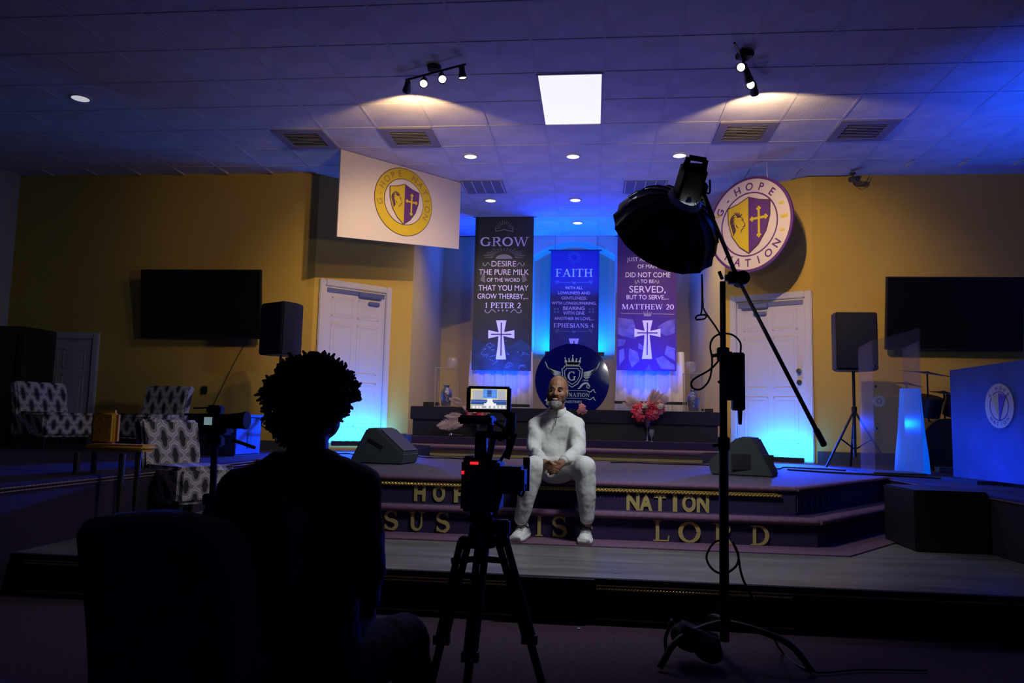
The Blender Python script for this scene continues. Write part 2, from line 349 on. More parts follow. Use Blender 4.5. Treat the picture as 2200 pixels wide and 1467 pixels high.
# hand-made serif capitals: list of strokes in a box of height 1
T, t_, SF = .17, .075, .05
def arcp(cx, cy, rx, ry, a0, a1, n=16): return [(cx+rx*math.cos(math.radians(a0+(a1-a0)*i/n)), cy+ry*math.sin(math.radians(a0+(a1-a0)*i/n))) for i in range(n+1)]
def arcw(a0, a1, n=16, T=T): return [t_+(T-t_)*abs(math.cos(math.radians(a0+(a1-a0)*i/n)))**1.3 for i in range(n+1)]
def sl(x0, y0, x1, y1, w): return ([(x0, y0), (x1, y1)], w)
def sr(x, y, l=.17): yy = SF/2 if y == 0 else 1-SF/2; return ([(x-l, yy), (x+l, yy)], SF)
def ar(cx, cy, rx, ry, a0, a1): return (arcp(cx, cy, rx, ry, a0, a1), arcw(a0, a1))
G = {
 'I': (.40, [sl(.2, 0, .2, 1, T), sr(.2, 0), sr(.2, 1)]),
 'L': (.70, [sl(.2, 0, .2, 1, T), sr(.2, 0), sr(.2, 1), sl(.2, .03, .66, .03, .06), sl(.64, 0, .68, .27, .06)]),
 'O': (.86, [ar(.43, .5, .35, .46, 0, 360)]),
 'R': (.82, [sl(.2, 0, .2, 1, T), sr(.2, 0), sr(.2, 1), sl(.2, .965, .42, .965, .07), ar(.42, .735, .20, .23, 90, -90), sl(.2, .505, .42, .505, .07), sl(.42, .5, .70, 0, .15), sr(.72, 0, .1)]),
 'D': (.86, [sl(.2, 0, .2, 1, T), sr(.2, 0), sr(.2, 1), sl(.2, .965, .38, .965, .07), ar(.38, .5, .36, .465, 90, -90), sl(.2, .035, .38, .035, .07)]),
 'P': (.74, [sl(.2, 0, .2, 1, T), sr(.2, 0), sr(.2, 1), sl(.2, .965, .42, .965, .07), ar(.42, .71, .22, .255, 90, -90), sl(.2, .455, .42, .455, .07)]),
 'E': (.72, [sl(.2, 0, .2, 1, T), sr(.2, 0), sr(.2, 1), sl(.2, .97, .62, .97, .06), sl(.2, .52, .5, .52, .06), sl(.2, .03, .66, .03, .06), sl(.62, 1, .62, .78, .05), sl(.66, 0, .67, .24, .05), sl(.5, .42, .5, .62, .05)]),
 'F': (.68, [sl(.2, 0, .2, 1, T), sr(.2, 0), sr(.2, 1), sl(.2, .97, .62, .97, .06), sl(.2, .5, .5, .5, .06), sl(.62, 1, .62, .78, .05), sl(.5, .4, .5, .6, .05)]),
 'H': (.92, [sl(.2, 0, .2, 1, T), sl(.72, 0, .72, 1, T), sl(.2, .5, .72, .5, .07), sr(.2, 0), sr(.2, 1), sr(.72, 0), sr(.72, 1)]),
 'T': (.78, [sl(.39, 0, .39, 1, T), sr(.39, 0), sl(.03, .97, .75, .97, .06), sl(.04, 1, .04, .76, .05), sl(.74, 1, .74, .76, .05)]),
 'A': (.88, [sl(.14, 0, .43, 1, .075), sl(.43, 1, .74, 0, T), sl(.24, .34, .62, .34, .06), sr(.13, 0, .12), sr(.74, 0, .14)]),
 'N': (.92, [sl(.17, 0, .17, 1, .075), sl(.75, 0, .75, 1, .075), sl(.17, 1, .75, 0, T), sr(.17, 0, .13), sr(.13, 1, .12), sr(.75, 1, .13)]),
 'M': (1.08, [sl(.15, 0, .17, 1, .075), sl(.17, 1, .52, .05, T), sl(.52, .05, .88, 1, .075), sl(.9, 0, .88, 1, T), sr(.15, 0, .12), sr(.14, 1, .1), sr(.9, 0, .15), sr(.92, 1, .12)]),
 'W': (1.22, [sl(.12, 1, .38, 0, .15), sl(.38, 0, .6, .98, .07), sl(.6, .98, .86, 0, .15), sl(.86, 0, 1.1, 1, .07), sr(.12, 1, .13), sr(.6, 1, .12), sr(1.1, 1, .12)]),
 'S': (.62, [(arcp(.31, .74, .22, .23, 20, 270)+arcp(.31, .26, .24, .24, 90, -160), [.06]*6+[.1]*4+[.13]*7+[.16]*5+[.14]*6+[.08]*6), sl(.52, .98, .52, .74, .05), sl(.08, .02, .08, .28, .05)]),
 'G': (.86, [(arcp(.43, .5, .35, .46, 50, 330), arcw(50, 330)), sl(.72, .04, .72, .44, .13), sr(.72, .5, 0), sl(.58, .44, .86, .44, .05), sl(.68, .98, .68, .7, .05)]),
 'U': (.88, [sl(.2, .32, .2, 1, T), ([(.2, .35)]+arcp(.43, .32, .23, .28, 180, 360), [.17]+[.16-.004*i for i in range(17)]), sl(.67, .3, .67, 1, .08), sr(.2, 1), sr(.67, 1, .13)]),
 'J': (.5, [sl(.3, .2, .3, 1, T), (arcp(.16, .16, .14, .15, 0, -140), .12), sr(.3, 1)]),
 '1': (.42, [sl(.22, 0, .22, 1, .14), sr(.22, 0, .16), sl(.22, .97, .06, .82, .07)]),
 '2': (.62, [(arcp(.3, .72, .2, .25, 160, -30)+[(.3, .3), (.08, .05)], [.08]*8+[.14]*9+[.1, .07]), sl(.06, .05, .54, .05, .1), sl(.54, .0, .57, .2, .05)]),
 '4': (.66, [sl(.42, 0, .42, 1, .13), sl(.42, .98, .05, .3, .06), sl(.03, .3, .6, .3, .09), sr(.42, 0, .13)]),
 '0': (.66, [ar(.33, .5, .25, .46, 0, 360)]),
 ' ': (.4, []),
}
def serif(bm, fr, s, u, v, hgt, width=None, d0=0, d1=.002):
    adv = sum(G[c][0]+.04 for c in s)-.04; kx = hgt if width is None else width/adv; x = u-adv*kx/2; y = v-hgt/2
    for c in s:
        wdt, st = G[c]; zz_ = 0
        for pts, ws in st:
            zz_ += .0004; stroke(bm, fr, [(x+p[0]*kx, y+p[1]*hgt) for p in pts], [q*kx for q in ws] if isinstance(ws, list) else ws*min(kx, hgt), d0, d1+zz_)
        x += (wdt+.04)*kx
def gbuild(bm, name, m, parent):
    me = bpy.data.meshes.new(name); bm.to_mesh(me); bm.free(); return link(name, me, m, parent)
def struct(o): o['kind'] = 'structure'; return o
# ------------------------------------------------------------------ room shell
ZS, ZP, ZT = .60, .22, .41             # stage, lower platform, step tread
ZA, ZB = .72, .81                      # the two altar levels
LA = (-2.53, 10.56); RA = (1.728, 10.41); LC = (-3.57, 9.52); RC = (2.70, 9.85); LB = (-2.58, 12.95); RB = (1.58, 12.95)
struct(B().box2((-7.9, -3, -.1), (6.9, 4.2, 0)).build('floor', 'hall'))
def wall(name, a, b, m, z0=0, z1=CH, th=.12, side=1):
    a = Vector((*a, 0)); b = Vector((*b, 0)); d = (b-a).normalized(); n = Vector((-d.y, d.x, 0))*th*side
    return struct(B().prism([a.xy, b.xy, (b+n).xy, (a+n).xy], z0, z1+.12).build(name, m))
wall('wall_left', (-7.77, -3), (-7.77, 9.64), 'wall_grey')
wall('wall_back_left', (-7.9, 9.52), LC, 'wall')
wall('wall_angled_left', LC, LA, 'wall')
wall('wall_alcove_left', LA, LB, 'alcove_wall_tint')
wall('wall_alcove_right', RB, RA, 'alcove_wall_tint')
wall('wall_angled_right', RA, RC, 'wall')
wall('wall_back_right', RC, (6.9, 9.85), 'wall')
wall('wall_right', (6.8, 9.9), (6.8, -3), 'wall_grey')
wall('wall_rear', (6.9, -3), (-7.9, -3), 'wall_grey')
# alcove back wall with arched niche
def arch_wall():
    fr = Frame((0, 12.95, 0), (1, 0, 0), (0, 0, 1)); bm = bmesh.new()
    x0, x1, xl, xr, sill, spring, top = LB[0]-.1, RB[0]+.1, -1.03, .355, 2.08, 3.84, 4.09
    N = 20; arc = []
    for i in range(N+1):
        u = xl+(xr-xl)*i/N; q = (u-(xl+xr)/2)/((xr-xl)/2); arc.append((u, spring+(top-spring)*(1-q*q)))
    polys = [[(x0, 0), (xl, 0), (xl, CH), (x0, CH)], [(xr, 0), (x1, 0), (x1, CH), (xr, CH)], [(xl, 0), (xr, 0), (xr, sill), (xl, sill)]]
    for i in range(N): polys.append([arc[i], arc[i+1], (arc[i+1][0], CH+.05), (arc[i][0], CH+.05)])
    for p in polys: bm.faces.new([bm.verts.new(fr(u, v)) for u, v in p])
    out = [(xl, sill)]+[(xl, spring)]+arc+[(xr, spring), (xr, sill)]
    for a, b in zip(out, out[1:]+out[:1]):
        if a != b: bm.faces.new([bm.verts.new(fr(*a)), bm.verts.new(fr(*b)), bm.verts.new(fr(*b, -.5)), bm.verts.new(fr(*a, -.5))])
    bm.faces.new([bm.verts.new(fr(u, v, -.5)) for u, v in ((xl-.02, sill-.02), (xr+.02, sill-.02), (xr+.02, top+.05), (xl-.02, top+.05))])
    return struct(gbuild(bm, 'wall_alcove_back', 'alcove_wall_tint', None))
arch_wall()
# ceiling: slab, T-bar grid, tiles
ceil = struct(B().box2((-7.9, -3, CH+.02), (6.9, 13.6, CH+.14)).build('ceiling', 'tile'))
X0, Y0, P = -.5476, 6.751, .61
SPEC = {}
for i, j in ((0, 0), (0, 1)): SPEC[(i, j)] = 'troffer'
for i, j in ((3, 2), (5, 2), (-3, 2), (-5, 2)): SPEC[(i, j)] = 'vent'
def inroom(x, y):
    if y < 9.4: return -7.6 < x < 6.6
    lx = LC[0]+(y-9.52)*1.0 if y < LA[1] else LA[0]; rx = RC[0]-(y-9.85)*1.7 if y < RA[1] else RB[0]+.1
    return y < 12.9 and lx-.1 < x < rx+.1
me_t = B().box((0, 0, .013), (.598, .598, .022)).mesh('ceiling_tile', .003, 1); me_t.materials.append(M['tile'])
nt = 0
for i in range(-13, 13):
    for j in range(-4, 11):
        x, y = X0+P*(i+.5), Y0+P*(j+.5)
        if (i, j) in SPEC or not inroom(x, y): continue
        a, b, z = proj((x, y, CH))
        if z < .5 or not (-90 < a < 2290 and -50 < b < 560) or nt >= 298: continue
        o = bpy.data.objects.new('ceiling_tile', me_t); COL.objects.link(o); o.parent = ceil; o.location = (x, y, CH); nt += 1
gb = B()
for i in range(-13, 14):
    x = X0+P*i
    if -7.7 < x < 6.7: gb.box2((x-.012, 4.0, CH-.002), (x+.012, 9.5 if not(-2.4 < x < 1.6) else 12.9, CH+.02))
for j in range(-5, 11):
    y = Y0+P*j; lx = -7.75 if y < 9.5 else -2.5; rx = 6.75 if y < 9.8 else 1.65
    if y < 12.9: gb.box2((lx, y-.012, CH-.003), (rx, y+.012, CH+.02))
gb.build('ceiling_grid', 'tbar', ceil)
# ------------------------------------------------------------------ stage and platforms
XL, XR = -3.2, 2.6; YF = 4.12; YE = 5.62
def rope(B_, p0, p1, r=.014, pitch=.05):
    p0 = Vector(p0); p1 = Vector(p1); L = (p1-p0).length; d = (p1-p0)/L; a = Vector((0, 0, 1)); b = d.cross(a).normalized(); n = int(L/pitch*3); rings = []
    for i in range(n+1):
        c = p0+d*(L*i/n); ph = 2*math.pi*(L*i/n)/(pitch*2)
        rings.append([c+(a*math.sin(t+ph)+b*math.cos(t+ph))*(r*(1+.38*math.cos(2*t))) for t in [2*math.pi*k/10 for k in range(10)]])
    B_.loft(rings)
low = empty('lower_platform', (0, 4.2, 0), 'low grey laminate platform with black front and gold trim below the stage steps', 'platform')
B().prism([(XL, YF), (XR, YF), (XR, 6.44), (1.60, 5.12), (-2.28, 5.12), (XL, 6.44)], .0, ZP).build('deck', 'greyfloor', low)
B().box2((XL, YF-.02, 0), (XR, YF, ZP-.002)).build('riser', 'blackcloth', low)
b = B()
for xa, xb in ((-3.1, -.38), (-.27, -.24), (.03, 1.0)):
    rope(b, (xa, YF-.030, .17), (xb, YF-.030, .17), .005, .016); rope(b, (xa, YF-.030, .020), (xb, YF-.030, .020), .005, .016)
    b.box2((xa, YF-.03, .182), (xb, YF-.02, .188))
b.build('gold_trim', 'gold', low)
b = B(); b.box2((1.0, YF-.027, .182), (2.55, YF-.02, .187)); b.build('trim_line', 'goldpaint', low)
B().box2((-.40, YF-.045, .0), (.02, YF-.02, ZP-.004)).build('cover_panel', 'blackcloth', low)
wing = empty('left_wing_platform', (-5.4, 6, 0), 'purple carpeted platform wing with thin gold edging on the left side of the hall', 'platform')
B().box2((-7.76, 3.6, 0), (XL, 9.5, ZS)).build('deck', 'wingcarpet', wing)
b = B(); rope(b, (XL+.006, 3.7, ZS-.02), (XL+.006, 7.2, ZS-.02), .004, .03); rope(b, (XL+.006, 3.7, ZS-.04), (XL+.006, 7.2, ZS-.04), .003, .03); b.build('gold_trim', 'trimdim', wing)
wing = empty('right_wing_platform', (4.7, 6, 0), 'purple carpeted platform wing with thin gold edging below the blue lit painted panel', 'platform')
B().box2((XR, 3.6, 0), (6.7, 9.83, ZS)).build('deck', 'wingcarpet', wing)
b = B(); rope(b, (XR-.006, 3.7, ZS-.02), (XR-.006, 7.2, ZS-.02), .004, .03); b.build('gold_trim', 'trimdim', wing)
st = empty('stage', (-.3, 5.7, ZP), 'carpeted centre stage with two steps, gold rope edging and gold lettering on the risers', 'stage')
f1 = [(-2.0, YE), (1.40, YE), (XR, 7.27), (XR, 9.83), (2.75, 9.83)]
stage_poly = [(-2.0, YE), (1.40, YE), (XR, 7.27), (XR, 9.85), RC, RA, (RA[0]-.02, 12.95), (-2.55, 12.95), LA, LC, (XL, 9.5), (XL, 7.27)]
B().prism(stage_poly, .0, ZS).build('deck', 'deck', st)
B().prism([(-2.13, 5.42), (1.49, 5.42), (XR, 6.88), (XR, 7.6), (XL, 7.6), (XL, 6.88)], .0, ZT).build('step', 'purple', st)
B().prism([(-2.28, 5.12), (1.60, 5.12), (XR, 6.44), (XR, 7.0), (XL, 7.0), (XL, 6.44)], .0, ZP+.008).build('carpet_apron', 'plum', st)
def nosing(pts, z, r, h, name, m):
    b = B()
    for a, c in zip(pts, pts[1:]):
        a = Vector((*a, z-h/2)); c = Vector((*c, z-h/2)); d = (c-a).normalized(); n = Vector((d.y, -d.x, 0))
        prof = [n*r*math.cos(t)+Vector((0, 0, h/2*math.sin(t))) for t in [math.radians(q) for q in range(-90, 91, 22)]]+[-n*.06+Vector((0, 0, h/2)), -n*.06-Vector((0, 0, h/2))]
        b.loft([[a+p for p in prof], [c+p for p in prof]])
    b.build(name, m, st)
nosing([(XL, 7.27), (-2.0, YE), (1.40, YE), (XR, 7.27)], ZS+.004, .030, .036, 'nosing', 'plum')
nosing([(XL, 6.88), (-2.13, 5.42), (1.49, 5.42), (XR, 6.88)], ZT+.004, .035, .045, 'nosing', 'plum')
# purple risers as slightly proud strips
B().box2((-2.0, YE-.008, ZT), (1.40, YE, ZS-.04)).build('riser', 'purple', st)
b = B(); rope(b, (-2.0, YE-.025, ZS-.058), (1.30, YE-.025, ZS-.058), .0085, .024); b.box2((-2.0, YE-.03, ZS-.048), (1.27, YE-.008, ZS-.043)); b.build('gold_rope', 'gold', st)
# riser lettering, upper row bold sans, lower row serif
fr_u = Frame((0, YE-.010, 0), (1, 0, 0), (0, 0, 1)); fr_l = Frame((0, 5.418, 0), (1, 0, 0), (0, 0, 1))
def letter_at(ch, px, pyt, pyb, wpx, fr, yy, kind):
    a = at(px, pyt, yy); c = at(px, pyb, yy); hgt = a.z-c.z; wd = wpx*yy/F; bm = bmesh.new()
    if kind == 'sans':
        V, Pp, ww = textmesh(ch, .045); 
        for dd in (.006,): text(bm, fr, ch, a.x, (a.z+c.z)/2, hgt*.97, wd, d=dd, off=.045)
        r = bmesh.ops.extrude_face_region(bm, geom=bm.faces[:]); bmesh.ops.translate(bm, vec=(0, .006, 0), verts=[v for v in r['geom'] if isinstance(v, bmesh.types.BMVert)])
    else: serif(bm, fr, ch, a.x, (a.z+c.z)/2, hgt, wd, 0, .008)
    gbuild(bm, 'letter', 'goldpaint', st)
for ch, px, t, bt, wp in (('.', 813, 1062, 1068, 6), ('H', 903, 1039, 1075, 25), ('O', 944, 1041, 1076, 27), ('P', 988, 1043, 1078, 24), ('E', 1030, 1045, 1080, 22),
                          ('N', 1360, 1058, 1095, 27), ('A', 1388, 1060, 1096, 27), ('T', 1418, 1061, 1096, 25), ('I', 1450, 1061, 1097, 9), ('O', 1480, 1062, 1098, 28), ('N', 1510, 1062, 1099, 25)):
    letter_at(ch, px, t, bt, wp, fr_u, YE-.01, 'sans')
for ch, px, t, bt, wp in (('J', 740, 1097, 1134, 20), ('E', 790, 1097, 1136, 28), ('S', 841, 1097, 1137, 32), ('U', 897, 1099, 1139, 37), ('S', 952, 1100, 1142, 31), ('I', 1159, 1107, 1151, 18), ('S', 1202, 1109, 1153, 33),
                          ('L', 1420, 1117, 1162, 34), ('O', 1481, 1121, 1165, 46), ('R', 1553, 1124, 1168, 42), ('D', 1632, 1129, 1171, 40)):
    letter_at(ch, px, t, bt, wp, fr_l, 5.418, 'serif')
# faint strokes of lettering on the angled riser
dv = Vector((XR-1.40, 7.27-YE, 0)).normalized(); fr_a = Frame(Vector((1.40, YE, 0))+Vector((dv.y, -dv.x, 0))*.003, dv, (0, 0, 1))
for k, u in enumerate((.0, .12, .25, .36, .47, .58)):
    bm = bmesh.new(); stroke(bm, fr_a, [(u+.02, .425+.003*k), (u+.02, .53)], .012, 0, .005); gbuild(bm, 'letter_stroke', 'ink2', st)
# altar levels
al = empty('altar_steps', (-.3, 8.9, ZS), 'low brown carpeted altar steps with a gold strip at the back of the stage', 'steps')
B().prism([(-1.86, 8.9), (1.22, 8.9), (2.0, 9.75), (1.9, 10.3), (RA[0]-.0, 12.9), (-2.5, 12.9), LA, (-2.9, 10.1), (-2.75, 9.9)], ZS, ZA).build('lower_step', 'goldbrown', al)
B().prism([(-2.25, 9.6), (1.5, 9.6), (1.66, 10.3), (1.6, 12.9), (-2.5, 12.9), (-2.5, 10.4)], ZA, ZB).build('upper_step', 'purple', al)
b = B(); b.box2((-1.86, 8.885, ZS+.005), (1.22, 8.905, ZS+.035)); b.build('gold_strip', 'goldpaint', al)
b = B()
for a, c, z, y in ((-1.86, 1.22, ZA, 8.9),): b.cyl((a, y, z-.018), (c, y, z-.018), .022, n=10)
b.build('nosing', 'plum', al)
# ------------------------------------------------------------------ doors
def door(name, O, ex, zb, wd, ht, handle=True, closer=True, hinge_left=True):
    ex = Vector((*ex, 0)).normalized(); fr = Frame((*O, zb), ex, (0, 0, 1))   # n = ex x z points to the room
    R = Matrix((ex, Vector((0, 0, 1)).cross(ex), Vector((0, 0, 1)))).transposed()
    def bx(b, u0, u1, v0, v1, d0, d1): c = fr((u0+u1)/2, (v0+v1)/2, (d0+d1)/2); b.box(c, (u1-u0, d1-d0, v1-v0), R=R); return b
    root = empty(name, (*O, zb)); root['kind'] = 'structure'
    bx(B(), 0, wd, .01, ht, .006, .02).build('door_leaf', 'doorwhite', root)
    pn = []
    cw = wd*.36; m0 = wd*.105
    for k in range(2):
        u = m0 if k == 0 else wd-m0-cw
        for v0, v1 in ((.22, .80), (.90, 1.55), (1.64, 1.90)):
            v0, v1 = v0*ht/2.03, v1*ht/2.03; b = B()
            for a in ((u, u+cw, v0, v0+.022), (u, u+cw, v1-.022, v1), (u, u+.022, v0, v1), (u+cw-.022, u+cw, v0, v1)): bx(b, *a, .018, .024)
            bx(b, u+.045, u+cw-.045, v0+.045, v1-.045, .016, .0225); b.build('door_panel', 'doorwhite', root, bevel=.004, seg=1)
    for nm, a in (('door_casing', (-.09, -.005, 0, ht+.09)), ('door_casing', (wd+.005, wd+.09, 0, ht+.09)), ('door_casing', (-.005, wd+.005, ht+.005, ht+.09))): bx(B(), *a, .0, .045).build(nm, 'trimwhite', root, bevel=.01)
    if closer:
        bx(B(), .02, wd-.02, ht-.075, ht-.02, .02, .035).build('header_rail', 'bronze', root)
        u = wd*.72 if hinge_left else wd*.28
        o = bx(B(), u-.17, u+.17, ht-.10, ht-.03, .03, .07).build('door_closer', 'bronze', root, bevel=.01)
        bx(B(), u-.02, u+.15, ht-.19, ht-.14, .03, .06).build('closer_arm', 'bronze', root, bevel=.01)
    if handle:
        u = wd-.075
        for v in (.98, 1.12): B().cyl(fr(u, v, .02), fr(u, v, .04), .032, n=16).build('door_handle', 'chrome', root, bevel=.003)
        B().cyl(fr(u, 1.12, .03), fr(u, 1.12, .075), .024, .028, n=14).build('door_knob', 'chrome', root, bevel=.006)
    return root
dl = Vector((LA[0]-LC[0], LA[1]-LC[1])).normalized(); o = Vector(LC)+dl*.15
door('door_1', o, dl, .68, .88, 2.03, handle=False)
dr = Vector((RC[0]-RA[0], RC[1]-RA[1])).normalized(); pr_ = atp(1586, 900, RA, RC)
door('door_2', (pr_.x, pr_.y), dr, .60, .86, 2.03, hinge_left=False)
door('door_3', (-7.40, 9.52), (1, 0), .0, .88, 1.96, closer=False, handle=False)
# baseboards
for nm, a, c, z in (('baseboard_left', (-7.7, 9.505), (-3.6, 9.505), 0), ('baseboard_right', (2.72, 9.835), (6.7, 9.835), ZS)):
    struct(B().box2((a[0], a[1]-.015, z), (c[0], c[1]+.01, z+.14+(.57 if z == 0 else 0))).build(nm, 'darkgrey'))
p_ = Vector(LC)+dl*1.14; q_ = Vector(LA)-dl*.02; n_ = Vector((dl.y, -dl.x))*.014
struct(B().prism([p_, q_, q_+n_, p_+n_], ZS, ZA+.10).build('baseboard_angled_left', 'darkgrey'))
# ------------------------------------------------------------------ ceiling things
tr = empty('ceiling_troffer', (X0+P/2, Y0+P, CH), 'square bright white ceiling light panel, the largest light on the ceiling', 'ceiling light')
x, y = X0+P/2, Y0+P
B().box((x, y, CH-.001), (.585, 1.18, .008)).build('diffuser', 'em_white', tr)
b = B()
for s_ in (-1, 1): b.box((x+s_*.297, y, CH-.006), (.016, 1.21, .012)); b.box((x, y+s_*.598, CH-.006), (.61, .016, .012))
b.build('frame', 'tbar', tr)
LBL = {3: 'grey square ceiling vent right of the softbox, nearer the room centre', 5: 'grey square ceiling vent farthest right above the ceiling camera', -3: 'grey square ceiling vent just above the white emblem panel', -5: 'grey square ceiling vent farthest left, beside the emblem panel corner'}
M['ventgrey'] = mat('vent_metal', (.22, .21, .26), .8); M['ventdark'] = mat('vent_core', (.20, .19, .24), .9)
for i in (3, 5, -3, -5):
    x, y = X0+P*(i+.5), Y0+P*2.5
    v = empty('ceiling_vent', (x, y, CH), LBL[i], 'vent', 'square ceiling vents')
    b = B()
    for s_ in (-1, 1): b.box((x+s_*.25, y, CH-.008), (.09, .59, .012)); b.box((x, y+s_*.25, CH-.008), (.41, .09, .012))
    b.build('frame', 'ventgrey', v)
    B().box((x, y, CH+.006), (.45, .45, .008)).build('backing', 'ventdark', v)
    for k in range(9): B().box((x, y-.18+.045*k, CH-.004), (.40, .030, .006), rx=.5).build('louvre', 'ventgrey', v)
# striped return grilles in the alcove ceiling
def grille(px, py, n, lab):
    c = atz(px, py, CH); v = empty('return_grille', (c.x, c.y, CH), lab, 'vent', 'striped return grilles')
    B().box((c.x, c.y, CH-.003), (.56, .56, .008)).build('backing', 'ventdark', v)
    for k in range(5): B().box((c.x-.26+.13*k, c.y, CH-.012), (.012, .56, .016)).build('bar', 'tile', v)
grille(1040, 402, 5, 'dark striped return grille in the ceiling left of the alcove lights')
grille(1385, 402, 5, 'dark striped return grille in the ceiling behind the softbox fixture')
def can(px, py, lab, m='em_can', r=.075):
    c = atz(px, py, CH); v = empty('recessed_light', (c.x, c.y, CH), lab, 'ceiling light', 'round recessed ceiling lights')
    B().lathe([(r+.022, 0), (r+.02, -.010), (r, -.012), (r, .0)], (c.x, c.y, CH-.001), 28, cap=False).build('trim_ring', 'trimwhite', v, True)
    B().cyl((c.x, c.y, CH-.004), (c.x, c.y, CH-.009), r, n=28).build('lamp', m, v)
can(1011, 335, 'round recessed light right beside the top right corner of the emblem panel')
can(1231, 335, 'round recessed light straight behind the square ceiling panel')
can(1460, 333, 'round recessed light touching the top of the softbox fixture')
can(1054, 430, 'round recessed light above the black GROW banner')
can(1236, 429, 'round recessed light in the middle of the alcove ceiling')
can(1241, 478, 'small round recessed light nearest the arch')
can(173, 210, 'lone dim round recessed light far left on the dark ceiling', 'em_dim', .085)
# track lamps
def head(root, piv, aim, L=.11, lit=True):
    piv = Vector(piv); aim = Vector(aim).normalized(); c = piv+Vector((0, 0, -.06))
    B().cyl(piv, c, .008, n=8).build('swivel', 'black', root)
    R = aim.to_track_quat('Z', 'Y').to_matrix()
    h = B().lathe([(.0, -.06), (.02, -.058), (.026, -.045), (.027, .0), (.036, .03), (.04, .06), (.036, .06), (.03, .045), (.0, .045)], c, 18, R, cap=False).build('lamp_head', 'black', root, True)
    B().lathe([(.0, .050), (.033, .052), (.033, .048), (0, .046)], c, 16, R, cap=False).build('bulb', 'em_warm' if lit else 'black', h)
t1 = empty('track_lamp', (-1.46, 6.68, CH), 'black track lamp with four spot heads on a slanted bar, left of the square panel', 'ceiling light', 'track lamps')
a = atz(872, 172, CH-.06); c = atz(1000, 138, CH-.06)
B().cyl(a, c, .010, n=8).build('bar', 'black', t1); cc = atz(933, 146, CH-.02)
B().cyl((cc.x, cc.y, CH-.045), (cc.x, cc.y, CH-.003), .058, .064, n=24).build('canopy', 'black', t1, bevel=.006)
for f, aim in ((.03, (-.35, 1, -.45)), (.32, (.1, -.75, -.75)), (.62, (.25, -.7, -.75)), (.95, (.1, .1, -1))): head(t1, a+(c-a)*f, aim)
t2 = empty('track_lamp', (1.27, 6.6, CH), 'black track lamp with two glowing bulbs seen nearly end on, right of the square panel', 'ceiling light', 'track lamps')
a = atz(1578, 92, CH-.06); c = atz(1616, 168, CH-.06); B().cyl(a, c, .010, n=8).build('bar', 'black', t2); cc = atz(1600, 118, CH-.03)
B().box((cc.x, cc.y, CH-.03), (.12, .12, .05), rz=.3).build('canopy', 'black', t2, bevel=.008)
for f, aim in ((.45, (-.45, -.75, -.5)), (.72, (.4, .5, -.9)), (.97, (-.35, -.8, -.55)), (1.12, (.25, 1, -.5))): head(t2, a+(c-a)*f, aim)
# ceiling camera on the right
c = atz(1832, 377, CH); sc = empty('ceiling_camera', (c.x, c.y-.1, CH), 'small dark bullet camera under the ceiling above the right television', 'camera')
p = at(1832, 388, 9.65)
B().cyl((p.x, 9.65, CH-.01), (p.x, 9.65, CH-.03), .035, n=16).build('base', 'darkgrey', sc); B().cyl((p.x, 9.65, CH-.02), (p.x, 9.63, CH-.09), .012, n=8).build('arm', 'darkgrey', sc)
B().cyl((p.x-.02, 9.68, CH-.09), (p.x+.03, 9.54, CH-.12), .033, .036, n=16).build('body', 'darkgrey', sc, bevel=.006)
B().tube(catmull([(p.x, 9.66, CH-.12), (p.x+.06, 9.7, CH-.17), (p.x+.17, 9.75, CH-.13), (p.x+.24, 9.78, CH-.02)]), .004, 6).build('cable', 'black', sc)
# ------------------------------------------------------------------ crests
def circtext(bm, fr, s, R_, hgt, a_mid, step, d, flip=False, widths=None, off=.01, thin=False):
    n = len(s)
    for k, ch in enumerate(s):
        if ch == ' ': continue
        a = a_mid+(k-(n-1)/2)*step*(1 if flip else -1); ar_ = math.radians(a); rot = ar_-math.pi/2 if not flip else ar_+math.pi/2
        text(bm, fr, ch, R_*math.cos(ar_), R_*math.sin(ar_), hgt, None, d=d, off=off, ang=rot)
LION = [  # mane blades and face lines, unit shield coordinates (u right, v up)
 ([(-.05, .34), (-.22, .33), (-.36, .20), (-.42, .0)], [.0, .05, .06, .01]), ([(-.10, .27), (-.24, .24), (-.33, .10), (-.36, -.08)], [.0, .05, .06, .01]),
 ([(-.15, .20), (-.25, .12), (-.30, -.02), (-.26, -.30)], [.0, .05, .09, .02]), ([(-.18, .10), (-.22, -.05), (-.18, -.22), (-.28, -.42)], [.0, .06, .10, .0]),
 ([(-.02, .22), (-.12, .38), (-.25, .42)], [.05, .04, 0]), ([(.02, .22), (-.03, .36), (-.10, .44)], [.05, .04, 0]), ([(.06, .22), (.06, .34), (.02, .42)], [.05, .04, 0]), ([(.08, .22), (.16, .30), (.22, .30)], [.05, .03, 0]),
 ([(.10, .22), (.22, .16), (.26, .04), (.34, -.04)], [.02, .025, .02, .02]), ([(.16, .12), (.23, .10)], [.03, .03]), ([(.34, -.04), (.30, -.12), (.20, -.14)], [.02, .045, .01]),
 ([(.30, -.18), (.18, -.22), (.12, -.30)], [.02, .04, 0]), ([(-.12, -.02), (-.04, -.12), (.05, -.14)], [.03, .03, 0]), ([(.16, -.26), (.10, -.36)], [.03, 0])]
